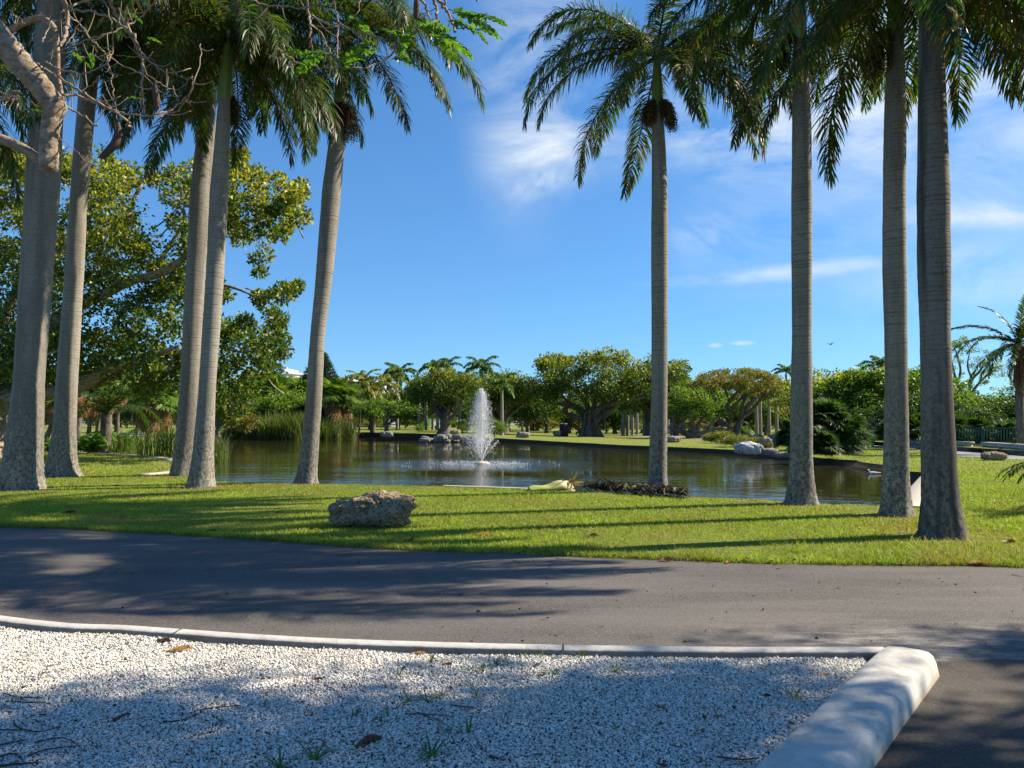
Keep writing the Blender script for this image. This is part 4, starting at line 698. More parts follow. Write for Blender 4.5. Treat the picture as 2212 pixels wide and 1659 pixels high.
def umbrella():
    g = gp(1583, 946); t = thing('umbrella_tree', 'wide flat-topped umbrella tree with forked dark trunk and olive crown', 'tree', tuple(g)); F = lambda x, y, dy=0: at(x, y, g[1] + dy) - g; k = g[1] / FPX; C, Rr = [], []
    for q in range(300):
        x = random.uniform(1478, 1708); u = (x - 1593) / 115; ytop = 799 + 34 * abs(u) ** 2.6; yb = ytop + 32 + 26 * (1 - abs(u)) * random.random() + 24 * (random.random() ** 3) + (30 if abs(u) > .7 else 0) * random.random(); y = random.uniform(ytop, yb)
        if 1535 < x < 1582 and 838 < y < 856 and random.random() < .75: continue
        C.append(F(x, y, random.uniform(-6, 6) * math.sqrt(max(.1, 1 - u * u)))); Rr.append(random.uniform(.45, .85))
    cb = MB(); clump_leaves(cb, np.array(C), Rr, 80, .24, .5, .45, .22, .15, (4, 9), .2); link('crown', cb.mesh('crown', M['olive_leaf']), t)
    tb = MB()
    for pts, r in [([(1578, 948), (1570, 925), (1556, 905), (1545, 880), (1525, 862), (1500, 850)], (11, 9, 7.5, 5, 3, 1.2)), ([(1588, 948), (1594, 925), (1602, 900), (1620, 872), (1645, 850), (1680, 838)], (10, 8, 7, 5, 3.4, 1)), ([(1556, 905), (1552, 880), (1540, 855), (1530, 838), (1520, 820)], (6, 4.5, 3.4, 2, 1)), ([(1558, 895), (1575, 870), (1590, 850), (1610, 832), (1625, 815)], (4.5, 4, 3, 2, 1)), ([(1558, 898), (1580, 880), (1610, 855), (1640, 838)], (4, 3.4, 2.6, 1)), ([(1602, 900), (1605, 870), (1625, 845), (1650, 825)], (5, 4, 3, 1)), ([(1598, 905), (1625, 885), (1650, 855), (1675, 840), (1700, 835)], (5, 4, 3.2, 2, 1)), ([(1548, 888), (1520, 880), (1505, 868), (1492, 858)], (4, 3, 2, 1)), ([(1568, 930), (1580, 905), (1578, 890), (1572, 880)], (3.5, 3, 2, 1)), ([(1530, 845), (1545, 825), (1552, 812)], (2, 1.4, .6)), ([(1575, 868), (1568, 845), (1560, 825)], (3, 2, .8))]: tube(tb, [F(x, y, random.uniform(-1.2, 1.2) * (i > 1)) for i, (x, y) in enumerate(pts)], [q * k for q in r], 9, None, rough=.05)
    link('trunk', tb.mesh('trunk', M['bark'], True), t)
    g2 = gp(1490, 947); t = thing('sprawling_tree', 'low dark sprawling tree with contorted limbs beside the umbrella tree', 'tree', tuple(g2)); F = lambda x, y, dy=0: at(x, y, g2[1] + dy) - g2; k = g2[1] / FPX; tb = MB()
    for pts, r in [([(1492, 949), (1485, 938), (1470, 930), (1452, 928), (1440, 918)], (9, 7, 5, 4, 1.5)), ([(1480, 940), (1475, 915), (1482, 900), (1470, 885)], (5, 4, 3, 1.4)), ([(1495, 949), (1510, 938), (1535, 930), (1560, 926), (1570, 925)], (9, 7, 6, 4, 2)), ([(1505, 940), (1510, 915), (1522, 900), (1530, 885)], (6, 4.5, 3, 1.2)), ([(1500, 945), (1498, 920), (1488, 890), (1495, 875)], (6, 5, 3, 1.2)), ([(1530, 930), (1540, 912), (1555, 895)], (4, 3, 1)), ([(1460, 928), (1455, 905), (1462, 890)], (3.5, 2.5, 1)), ([(1515, 910), (1535, 915), (1548, 905)], (3, 2, 1))]: tube(tb, [F(x, y, random.uniform(-1, 1) * (i > 1)) for i, (x, y) in enumerate(pts)], [q * k for q in r], 8, None, rough=.08)
    link('trunk', tb.mesh('trunk', M['bark'], True), t); C = [F(random.uniform(1435, 1560), random.uniform(842, 892) + abs(random.gauss(0, 6)), random.uniform(-5, 5)) for q in range(110)]; cb = MB(); clump_leaves(cb, np.array(C), [random.uniform(.5, 1.0) for q in C], 80, .28, .7, .4, .2, .2, (3, 6)); link('crown', cb.mesh('crown', M['green_leaf']), t)
umbrella()
for x, y, tp, v, w, l in [(835, 940, 862, 0, 1.5, 'dark bushy lawn tree at the far bank between the coconut palms and the golden banyan'), (1160, 930, 862, 0, 1.3, 'small round lawn tree between fountain and broadest banyan'), (1212, 932, 860, 1, 1.15, 'small lawn tree just west of the buttressed banyan trunk'), (1388, 936, 862, 0, 1.3, 'small lawn tree just west of the lone royal palm trunk'), (1655, 941, 862, 1, 1.2, 'light green lawn tree behind the umbrella tree'), (1620, 938, 868, 0, 1.2, 'small dark lawn tree behind the seated couple')]: tree('small', x, y, tp, l, var=v, wide=w)
# bands of trees standing behind
rows = [('round', 560, 800, 150, 'green tree under the white roof block'), ('round', 610, 838, 110, 'bushy tree before the far white building'), ('round', 655, 812, 130, 'tall bushy tree beside the conifer'), ('dark', 700, 838, 150, 'dark tree under the long white parapet'), ('dark', 745, 836, 165, 'dark tree behind the coconut palms'), ('round', 800, 842, 165, 'broad green tree behind the bushy lawn tree'), ('dark', 860, 850, 160, 'dark tree below the feathery royal palm'), ('dark', 905, 832, 165, 'dark tree at the back of the golden banyan'), ('round', 1010, 830, 150, 'green tree glimpsed between the golden banyan and the fountain'), ('dark', 1140, 838, 165, 'dark tree behind the small round lawn tree'), ('round', 1180, 850, 175, 'green tree behind the small lawn trees'), ('round', 1230, 858, 185, 'far green tree under the broadest banyan crown'), ('dark', 1330, 862, 190, 'dark far tree behind the yellow sign'), ('round', 1400, 800, 150, 'thin pale-topped tree behind the lone palm'), ('round', 1462, 812, 150, 'green tree rising behind the sprawling tree'), ('round', 1545, 838, 160, 'green tree showing through the fork of the umbrella tree'), ('dark', 1610, 842, 170, 'dark tree behind the umbrella crown'), ('dark', 1690, 832, 165, 'dark tree at the eastern end of the umbrella crown'), ('yellow', 1790, 800, 80, 'yellow-leaved tree beside the swollen-footed palm'), ('yellow', 1850, 798, 76, 'pale yellow tree with bare twigs above the fan palm bush'), ('round', 1895, 792, 72, 'green tree just west of the tight palm pair'), ('round', 1975, 788, 78, 'tall green tree seen between the tight pair trunks'), ('dark', 1965, 850, 60, 'dark low tree behind the stone wall between the pair trunks'), ('dark', 2060, 868, 62, 'dark thicket tree behind the green fence'), ('round', 2130, 850, 80, 'leafy tree behind the forked tree'), ('dark', 2175, 862, 64, 'dark thicket tree under the date palm'), ('dark', 2240, 850, 62, 'dark thicket tree at the end of the fence'), ('dark', 2110, 880, 58, 'low dark tree in front of the thicket by the steps'), ('round', 470, 830, 90, 'green tree beyond the reeds'), ('round', 420, 850, 100, 'green tree behind the dead-skirted palms'), ('dark', 330, 846, 110, 'dark tree behind the skirted palms by the lane'), ('dark', 250, 850, 115, 'dark tree behind the shaggy palm group'), ('dark', 150, 850, 110, 'dark tree behind the slim palm foot'), ('dark', 60, 850, 105, 'dark tree beyond the stoutest trunk'), ('round', 2290, 800, 70, 'leafy tree beyond the picture edge behind the date palm')]
for kd, x, tp, D, l in rows: tree(kd, x, 925, tp, l, D=D, wide=(1.35 if kd != 'yellow' else 1.1))
# a second, farther belt closes the horizon
for q in range(34):
    x = -250 + q * 82 + random.uniform(-25, 25); tree(random.choice(['round', 'dark', 'dark']), x, 920, random.uniform(838, 868) if x > 1000 else random.uniform(842, 862), 'distant tree of the closed belt along the park horizon', D=random.uniform(215, 260), wide=1.9, group='distant tree belt')
# low belt of shrubs that closes the view under the far crowns
for q in range(46): tree('shrub', -180 + q * 55 + random.uniform(-18, 18), 925, random.uniform(884, 900) if q < 20 else random.uniform(892, 908), 'distant shrub of the dark belt under the far tree crowns', 'shrub', D=random.uniform(185, 205), wide=1.7, group='distant shrub belt')
# shrubs and clipped bushes
for x, y, tp, k, v, w, l in [(1560, 958, 930, 'mound', 0, 1.0, 'low yellow-green clipped bush with dry base beside the umbrella tree'), (1535, 955, 935, 'mound', 0, .9, 'small yellow-green bush at the western end of the clipped pair'), (1595, 966, 940, 'mound', 0, 1.5, 'wide yellow-green bush with dark shaded base near the water'), (1633, 962, 943, 'mound', 0, .9, 'small yellowish bush beside the long grey boulder'), (1604, 943, 920, 'shrub', 0, 1.0, 'bright green bush at the foot of the umbrella trunk'), (1555, 942, 925, 'shrub', 0, 1.0, 'small bush between the forked trunks'), (630, 928, 850, 'shrub', 0, 1.5, 'leafy shrub behind the far reeds'), (575, 930, 862, 'shrub', 1, 1.6, 'feathery olive shrub on the far western bank'), (530, 935, 880, 'shrub', 1, 1.6, 'bare-looking olive shrub at the end of the western bank'), (690, 930, 868, 'shrub', 0, 1.4, 'green shrub beside the leaning palm trunk'), (500, 940, 878, 'shrub', 1, 1.3, 'thin olive shrub over the water beyond the fig'), (740, 925, 885, 'shrub', 0, 1.4, 'green shrub below the coconut palms'), (800, 922, 890, 'shrub', 0, 1.4, 'yellow-green shrub at the far path'), (880, 922, 892, 'shrub', 0, 1.3, 'low shrub by the strolling people'), (905, 935, 915, 'shrub', 0, .9, 'dark low plant at the foot of the golden banyan'), (1000, 938, 905, 'shrub', 0, .7, 'bush beside the leaning slim trunk'), (1068, 944, 905, 'shrub', 0, 1.0, 'round dark bush directly behind the spray')]: tree(k, x, y, tp, l, 'bush' if k == 'mound' else 'shrub', var=v, wide=w)
def bare_shrub():
    g = gp(1886, 966); t = thing('bare_shrub', 'small multi-stemmed nearly leafless shrub on the lawn by the path', 'shrub', tuple(g)); tb = MB(); k = g[1] / FPX; lf = []
    for q in range(9):
        a = random.uniform(0, 6.28); L = random.uniform(.5, .9); e = np.array([cos(a) * L, sin(a) * L * .7, random.uniform(1.3, 1.9)]); m1 = e * .5 + np.array([0, 0, -.1]); tube(tb, [(0, 0, 0), m1, e], [.05, .035, .012], 6, 9, rough=.05)
        for w in range(9):
            s0 = m1 + (e - m1) * random.random(); e2 = s0 + np.array([random.gauss(0, .35), random.gauss(0, .3), random.uniform(.1, .5)]); tube(tb, [s0, (s0 + e2) / 2 + rng.normal(0, .05, 3), e2], [.018, .012, .006], 4, 5); lf.append(e2)
            for z in range(3): e3 = e2 + rng.normal(0, .18, 3); tube(tb, [s0 * .3 + e2 * .7, e3], [.009, .004], 3, 2); lf.append(e3)
    link('stem', tb.mesh('stem', M['pale_bark']), t); lb = MB(); lf = np.array(lf); leaves(lb, lf, rng.normal(size=lf.shape), .11, .07, rng.random(len(lf)) * .6); link('foliage', lb.mesh('foliage', M['yellow_leaf']), t)
bare_shrub()
def forked():
    g = gp(2084, 950); t = thing('forked_tree', 'open-crowned tree with pale forking limbs behind the green fence', 'tree', tuple(g)); D = g[1] + 6; g = np.array([at(2084, 940, D)[0], D, float(tz(20, D))]); t.location = g; F = lambda x, y, dy=0: at(x, y, D + dy) - g; k = D / FPX; tb = MB(); tips = []
    for pts, r in [([(2082, 945), (2083, 905), (2085, 880), (2082, 862), (2068, 830), (2060, 800), (2055, 775)], (6, 5.5, 5.5, 4, 3.4, 2.5, 1)), ([(2082, 890), (2070, 872), (2045, 855), (2030, 845)], (4, 3.4, 2.6, 1.5)), ([(2085, 880), (2092, 850), (2100, 820), (2118, 800), (2128, 775)], (4.5, 4, 3.2, 2.5, 1)), ([(2086, 872), (2105, 840), (2130, 812), (2160, 790)], (4, 3, 2.4, 1)), ([(2068, 830), (2075, 800), (2068, 770), (2062, 750)], (3, 2.5, 2, .8)), ([(2086, 882), (2110, 875), (2140, 872), (2160, 868)], (3.4, 3, 2.2, 1)), ([(2100, 820), (2090, 790), (2095, 760)], (2.4, 1.8, .8))]: tube(tb, [F(x, y, random.uniform(-1, 1) * (i > 2)) for i, (x, y) in enumerate(pts)], [q * k for q in r], 8, None, rough=.05)
    link('trunk', tb.mesh('trunk', M['bark'], True), t); C = [F(random.gauss(x, 10), random.gauss(y, 7), random.uniform(-2.5, 2.5)) for x, y in [(2065, 742), (2085, 738), (2072, 760), (2060, 775), (2100, 760), (2128, 765), (2150, 780), (2115, 790), (2140, 800), (2058, 800), (2080, 825), (2100, 835), (2130, 830), (2155, 815), (2165, 795), (2068, 745)] for q in range(5)]; cb = MB(); clump_leaves(cb, np.array(C), [random.uniform(.25, .6) for q in C], 55, .17, .6, .5, .2, .2, (5, 9)); link('crown', cb.mesh('crown', M['green_leaf']), t)
forked()
# conifer
def conifer():
    D = 120.; g = np.array([at(690, 925, D)[0], D, float(tz(-30, D))]); t = thing('conifer', 'spiky tiered conifer poking above the trees behind the leaning palm', 'tree', tuple(g)); H = at(690, 768, D)[2] - g[2]; tb = MB(); tube(tb, [(0, 0, 0), (0, 0, H)], [.25, .04], 8, 8); cb = MB()
    for z in np.linspace(H * .35, H * .99, 15):
        for q in range(7):
            a = q * .9 + z * 1.7 + random.uniform(-.2, .2); L = (1.05 - z / H) * 5.2 + .4; e = np.array([cos(a) * L, sin(a) * L, z + L * .35]); p = spline([(0, 0, z), (e * [.5, .5, 1] - [0, 0, L * .15]), e], 14)[2:]; tube(tb, p[::4], [.05, .03, .02], 4, 6); pp = np.repeat(p, 26, 0) + rng.normal(0, .14, (len(p) * 26, 3)); leaves(cb, pp, np.array([cos(a), sin(a), .4]) + rng.normal(0, .5, pp.shape), .34, .07, np.clip(rng.normal(.5, .2, len(pp)), 0, 1))
    link('trunk', tb.mesh('trunk', M['bark']), t); link('crown', cb.mesh('crown', M['conifer']), t)
conifer()
M['wall_stone'] = rockmat('wall_stone', (.12, .11, .10), (.36, .34, .31), (.60, .57, .53), 3)
M['far_frond'] = leafmat('far_palm_leaf', (.03, .07, .02), (.09, .17, .03), (.20, .27, .05), .45, .5, .35)
# ------------------------------------------------------------------ far palms
FAR_FR = [frond_mb(L, e, d, n=44, ll=.85, lw=.15, hang=h, plume=.35, seed=300 + k, rr=.05).mesh('frond', M['far_frond']) for k, (e, d, L, h) in enumerate([(70, 80, 2.9, .6), (45, 95, 3.2, .7), (18, 90, 3.2, .8), (-15, 60, 3.0, .8)])]
COCO_FR = [frond_mb(L, e, d, n=40, ll=.9, lw=.14, hang=h, plume=.1, seed=320 + k, rr=.06).mesh('frond', M['yellow_leaf']) for k, (e, d, L, h) in enumerate([(72, 80, 3.6, .7), (45, 95, 3.9, .9), (15, 85, 3.9, 1.0), (-25, 50, 3.6, 1.0)])]
def far_palm(px, base_y, top_y, D, label, kind='royal', n=12, tr=.24, lean=0., group=None, s=1.0, dead=False, crown=True):
    """top_y is the row of the crown's centre"""
    g = at(px, base_y, D); g[2] = float(tz(g[0], D)); H = at(px, top_y, D)[2] - g[2]; t = thing({'royal': 'royal_palm', 'coco': 'coconut_palm', 'date': 'date_palm'}[kind], label, 'palm tree', tuple(g), 0, None, group)
    P_ = spline([(0, 0, -.1), (lean * .3, 0, H * .4), (lean, 0, H)], 12); link('trunk', lathe(MB(), P_, np.interp(np.linspace(0, 1, 12), [0, .1, .5, 1], [tr * 1.4, tr, tr * .95, tr * .7]), 12).mesh('trunk', M['palm_bark'] if kind == 'royal' else M['bark'], True), t).color = (.1, .4, .8, 1)
    topv = np.array([lean, 0, H])
    if kind == 'royal': link('crownshaft', lathe(MB(), topv + np.linspace(0, 1.3, 8)[:, None] * np.array([0, 0, 1.]), np.interp(np.linspace(0, 1, 8), [0, .2, 1], [tr * .75, tr * .8, tr * .3]), 10).mesh('crownshaft', M['crownshaft'], True), t); topv = topv + [0, 0, 1.2 * 1]
    FR = FAR_FR if kind != 'coco' else COCO_FR; r = random.Random(int(px * 7 + D))
    if crown:
        for q in range(n): v = (0, 1, 1, 2, 2, 3)[q % 6]; link('frond', FR[v], t, tuple(topv), (0, 0, q * 2.4 + r.uniform(-.3, .3)), s * r.uniform(.9, 1.1))
    return t
far_palm(858, 925, 822, 150, 'bushy-headed royal palm rising above the trees west of the golden banyan', 'royal', 16, .3, s=1.35)
far_palm(935, 925, 806, 165, 'royal palm with a single upright spear above the golden banyan', 'royal', 11, .3, s=1.2)
far_palm(962, 925, 806, 158, 'tall royal palm just behind the top of the golden banyan', 'royal', 12, .3, s=1.3)
far_palm(1040, 925, 808, 150, 'dark royal palm head rising between the fountain and the golden banyan', 'royal', 13, .3, s=1.35)
far_palm(1462, 930, 812, 150, 'royal palm head showing beside the broadest banyan crown', 'royal', 10, .3, s=1.2); far_palm(1700, 930, 815, 165, 'small royal palm head beside the swollen-footed trunk', 'royal', 10, .3, s=1.1); far_palm(1900, 935, 812, 90, 'feathery palm head above the yellow tree by the tight pair', 'royal', 11, .25, s=.8)
for x, b, tp, D, ln, l in [(776, 928, 826, 118, .4, 'tallest yellowing coconut palm on the far bank'), (808, 926, 836, 122, -.5, 'coconut palm with brown fruit beside the tallest one'), (752, 928, 842, 126, -.6, 'short yellow coconut palm nearest the leaning trunk'), (832, 926, 830, 128, .3, 'slender coconut palm at the eastern end of its row'), (730, 928, 835, 132, .2, 'dark coconut palm under the white parapet')]: far_palm(x, b, tp, D, l, 'coco', 14, .16, ln, s=.95)
# bare-looking trunks of the royal palm avenue, crowns hidden in the foliage above
for x, b, l, D in [(905, 922, 'pale palm trunk standing west of the hollow-rooted banyan', 150), (920, 922, 'second pale palm trunk beside the hollow-rooted banyan', 152), (945, 923, 'grey palm trunk close against the golden banyan', 148)]: far_palm(x, b, 842, D, l, 'royal', 8, .3)
far_palm(1084, 934, 850, 105, 'pale palm trunk standing clear just east of the fountain', 'royal', 8, .26)
far_palm(988, 933, 842, 120, 'slim leaning pale palm trunk west of the fountain', 'royal', 7, .15, 1.2)
for q, x in enumerate([1347, 1357, 1368, 1376, 1394, 1405, 1416, 1443, 1452, 1470]): far_palm(x + random.uniform(-2, 2), 930, 842 + random.uniform(-6, 6), 150 + 9 * (q % 4), 'pale royal palm trunk in the far avenue behind the green post', 'royal', 6, .33, group='far avenue of royal palms')
for x, D, l in [(1667, 118, 'grey palm trunk behind the path beside the lawn tree'), (1683, 112, 'second grey palm trunk beside the swollen-footed palm'), (1640, 125, 'grey palm trunk behind the seated couple'), (1648, 122, 'slim palm trunk behind the seated couple')]: far_palm(x - 5, 940, 862, D, l, 'royal', 7, .28)
for x, D in [(1100, 190), (1128, 185), (1182, 195), (1228, 200), (1250, 190), (1310, 205), (1325, 195), (1012, 180), (1032, 185)]: far_palm(x, 925, 868 + random.uniform(-8, 8), D, 'thin pale palm trunk far across the open lawn', 'royal', 5, .26, group='thin trunks far across the lawn')
# date palm at the picture's eastern edge
def date_palm():
    D = 46.; g = at(2206, 975, D); g[2] = float(tz(g[0], D)); H = at(2206, 742, D)[2] - g[2]; t = thing('date_palm', 'tall date palm with long arching fronds and hanging brown fruit stalks by the fence', 'palm tree', tuple(g)); zi = np.linspace(-.1, H, 40); link('trunk', lathe(MB(), np.stack([0 * zi, 0 * zi, zi], 1), .22 + .03 * np.sin(zi * 19), 14, .04).mesh('trunk', M['bark']), t)
    FRD = [frond_mb(L, e, d, n=70, ll=.5, lw=.05, hang=.15, plume=.25, seed=340 + k, ang=50).mesh('frond', M['frond']) for k, (e, d, L) in enumerate([(75, 60, 3.6), (45, 75, 4.3), (22, 75, 4.4), (-5, 60, 4.2)])]
    for q in range(26): link('frond', FRD[(0, 1, 1, 2, 2, 3, 3)[q % 7]], t, (0, 0, H), (random.uniform(-.15, .15), 0, q * 2.4), random.uniform(.9, 1.1))
    for q in range(5):
        fb = MB(); a = -2.6 + q * .8
        for w in range(26): p = np.array([cos(a) * .3, sin(a) * .3, -.2]); e = p + np.array([cos(a) * .35 + random.gauss(0, .16), sin(a) * .35 + random.gauss(0, .16), -random.uniform(1.4, 3.0)]); tube(fb, [(0, 0, 0), p + rng.normal(0, .05, 3), (p + e) / 2 + rng.normal(0, .08, 3), e], [.03, .022, .016, .01], 4, 8, c=random.random() * .6)
        link('fruit_stalk', fb.mesh('fruit_stalk', M['dead_fan']), t, (0, 0, H - .1))
date_palm()
def small_date(px, py, D, s, label, n=18, vs=(1, 2, 2, 3)):
    g = at(px, py, D); g[2] = float(tz(g[0], D)); t = thing('pygmy_date_palm', label, 'palm tree', tuple(g)); link('trunk', lathe(MB(), np.stack([np.zeros(8), np.zeros(8), np.linspace(-.05, .9 * s, 8)], 1), np.full(8, .12 * s), 10, .06).mesh('trunk', M['bark']), t)
    for q in range(n): link('frond', PYG[vs[q % len(vs)]], t, (0, 0, .9 * s), (0, 0, q * 2.4 + .2), s * random.uniform(.85, 1.1))
PYG = [frond_mb(L, e, d, n=46, ll=.26, lw=.022, hang=.3, plume=.1, seed=360 + k, rr=.014).mesh('frond', M['frond']) for k, (e, d, L) in enumerate([(80, 60, 1.3), (55, 90, 1.6), (30, 90, 1.7), (0, 60, 1.6)])]
small_date(2318, 1062, 14.0, .8, 'small palm at the picture edge, arching frond tips over the sunny lawn')
small_date(228, 968, 41, 2.3, 'leafy low palm among ferns beside the reeds', 16, (0, 1, 1, 2)); small_date(805, 925, 116, 3.4, 'low feathery palm under the coconut palms', 14)
# fan palms
def fan_mesh(seed, R, mat, nseg=26, spread=2.6, droop=.5, w=.07):
    r = np.random.default_rng(seed); b = MB(); a = np.linspace(-spread, spread, nseg) + r.normal(0, .03, nseg); L = R * (1 - .18 * np.abs(a / spread) ** 2) * r.uniform(.9, 1.08, nseg); d = np.stack([np.cos(a), np.sin(a), .12 * np.cos(a * 2)], 1); base = np.zeros((nseg, 3)); p1 = d * L[:, None] * .55; p2 = d * L[:, None] + np.array([0, 0, -1.]) * (droop * L * r.uniform(.5, 1.3, nseg))[:, None] * .5
    s = np.stack([-np.sin(a), np.cos(a), r.normal(0, .3, nseg)], 1) * w * R; o = np.arange(nseg) * 5; b.add(np.stack([base, p1 - s, p1 + s, p2, base + s * .1], 1).reshape(-1, 3), np.stack([o, o + 1, o + 3, o + 2], 1), None, np.repeat(np.clip(r.normal(.5, .2, nseg), 0, 1), 5)); return b
def petiole_fan(mb, fan, p, az, el, L, tilt):
    M_ = Matrix.Translation(p) @ Matrix.Rotation(az, 4, 'Z') @ Matrix.Rotation(-el, 4, 'Y'); T_ = M_ @ Matrix.Translation((L, 0, 0)) @ Matrix.Rotation(tilt, 4, 'Y'); mb.merge(fan, T_); e = M_ @ Vector((L, 0, 0)); tube(mb, [p, e], [.02, .012], 4, 2, c=.6)
GF = [fan_mesh(k, .75, None) for k in range(3)]; DF = [fan_mesh(10 + k, .7, None, 16, 1.3, 1.2, .05) for k in range(3)]
def fan_heads(seed, ngreen, ndead, L=.9):
    global rng
    kp_ = rng; rng = np.random.default_rng(seed); r = random.Random(seed); g, d = MB(), MB()
    for q in range(ngreen): el = r.uniform(-.2, 1.4); petiole_fan(g, GF[q % 3], Vector((0, 0, 0)), q * 2.4, el, L * r.uniform(.8, 1.2), r.uniform(.2, .8))
    for q in range(ndead): petiole_fan(d, DF[q % 3], Vector((0, 0, -.05 - .5 * r.random())), q * 2.4, -r.uniform(.9, 1.4), L * r.uniform(.3, .7), r.uniform(-.1, .2))
    rng = kp_; return g.mesh('crown', M['green_leaf' if ndead else 'dark_leaf']), (d.mesh('dead_skirt', M['dead_fan']) if ndead else None)
SAB = [fan_heads(k, 22, 34) for k in range(3)]; SABG = [fan_heads(20 + k, 46, 0, .8) for k in range(2)]
def sabal(px, by, ty, D, label, lean=0., k=0, s=1.0, group=None, tr=.17):
    g = at(px, by, D); g[2] = float(tz(g[0], D)); H = max(.4, at(px, ty, D)[2] - g[2]); t = thing('fan_palm', label, 'palm tree', tuple(g), 0, None, group); link('trunk', lathe(MB(), spline([(0, 0, -.1), (lean * .4, 0, H * .5), (lean, 0, H)], 14), tr * (1 + .1 * np.sin(np.arange(14) * 2.1)), 12, .05).mesh('trunk', M['bark']), t); c, dk = SAB[k % 3]; link('crown', c, t, (lean, 0, H), (0, 0, random.uniform(0, 6)), s); link('dead_skirt', dk, t, (lean, 0, H), (0, 0, random.uniform(0, 6)), s); return t
for q, (x, b, tp, D, ln, l) in enumerate([(190, 925, 842, 64, .5, 'shaggy fan palm with thick dead skirt nearest the slim palm'), (207, 922, 832, 68, .9, 'leaning shaggy fan palm in the middle of its clump'), (226, 920, 834, 70, .2, 'straight shaggy fan palm in the middle of its clump'), (254, 918, 832, 74, .0, 'dark-trunked shaggy fan palm at the back of its clump'), (286, 929, 852, 66, 2.0, 'strongly leaning fan palm by the reeds'), (319, 946, 868, 58, .0, 'short thick fan palm on the grass by the reeds'), (337, 940, 868, 62, .4, 'paired fan palm trunk behind the reeds'), (92, 968, 858, 52, 1.6, 'leaning dark-trunked fan palm between the two front trunks'), (120, 930, 852, 66, .0, 'fan palm with brown skirt between the two front trunks'), (166, 952, 842, 46, .2, 'smooth brown-trunked palm close beside the slim palm')]): sabal(x, b, tp, D, l, ln, q, 1.5 if q != 9 else 1.0)
for q, (x, b, tp, D, l) in enumerate([(718, 930, 862, 105, 'round-headed fan palm with yellow crown and brown skirt beside the leaning trunk'), (740, 930, 866, 108, 'fan palm with drooping brown skirt beside the round-headed one'), (598, 930, 860, 112, 'thin fan palm with small brown skirt on the western bank'), (588, 930, 852, 118, 'thin fan palm head under the white roof block'), (648, 928, 858, 115, 'fan palm with hanging dead leaves behind the far reeds'), (1056, 930, 880, 125, 'yellow-skirted fan palm just east of the fountain')]): sabal(x, b, tp, D, l, 0, q, 2.2, tr=.2)
def fan_bush(px, by, D, s, label, n=5, spread=1.2):
    g = at(px, by, D); g[2] = float(tz(g[0], D)); t = thing('fan_palm_bush', label, 'palm bush', tuple(g)); 
    for q in range(n): a = q * 2.4; h = random.uniform(.3, 1.7) * s; link('foliage', SABG[q % 2][0], t, (cos(a) * spread * s * random.uniform(.2, 1), sin(a) * spread * s * .6, h), (random.uniform(-.3, .3), random.uniform(-.3, .3), a), s * random.uniform(.8, 1.1))
    return t
fan_bush(1790, 965, 47, 1.15, 'big round clump of fan palms on the bank beside the swollen-footed palm', 9, 1.1); fan_bush(1772, 985, 40, .55, 'small spiky palm clump low on the bank', 4); fan_bush(1725, 968, 52, .8, 'dark fan palm clump hidden behind the swollen-footed palm', 5); fan_bush(1830, 970, 47, .5, 'low reddish-based palm plant beside the big fan palm clump', 3)
fan_bush(2100, 945, 55, .9, 'spiky light fan palm behind the green fence', 5, 1.4); fan_bush(2160, 945, 56, .8, 'dark fan palm behind the fence under the date palm', 5, 1.4); fan_bush(660, 930, 108, 1.6, 'bluish fan palm clump behind the far reeds', 7, 1.2); fan_bush(1950, 960, 54, .9, 'dark fan palm behind the wall between the pair trunks', 5); fan_bush(2050, 950, 54, .9, 'dark fan palm behind the wall by the steps', 5, 1.3)
# reeds
def reed_mesh(seed, R, H, n, w=.022, brown=.2):
    r = np.random.default_rng(seed); b = MB(); a = r.uniform(0, 6.28, n); q = R * np.sqrt(r.random(n)); p = np.stack([q * np.cos(a), q * np.sin(a) * .7, np.full(n, -.3)], 1); h = H * r.uniform(.6, 1.1, n) + .3; ln = r.normal(0, .16, (n, 2)) * h[:, None]; m1 = p + np.column_stack([ln * .35, h * .6]); tip = p + np.column_stack([ln * 1.25, h * np.where(r.random(n) < .25, .8, 1.0)]); s = np.column_stack([np.cos(a + 1.3), np.sin(a + 1.3), 0 * a]) * w; o = np.arange(n) * 5
    b.add(np.stack([p - s, p + s, m1 + s, m1 - s, tip], 1).reshape(-1, 3), np.stack([o, o + 1, o + 2, o + 3], 1), np.stack([o + 3, o + 2, o + 4], 1), np.repeat(np.where(r.random(n) < brown, r.uniform(0, .2, n), np.clip(r.normal(.55, .18, n), 0, 1)), 5)); return b.mesh('reed_clump', M['reed'])
REED = [reed_mesh(1, 1.0, 2.0, 105, .016), reed_mesh(2, 1.1, 1.8, 105, .016), reed_mesh(3, 2.4, 3.2, 420, .04, .35), reed_mesh(4, 2.4, 3.0, 420, .04, .5)]
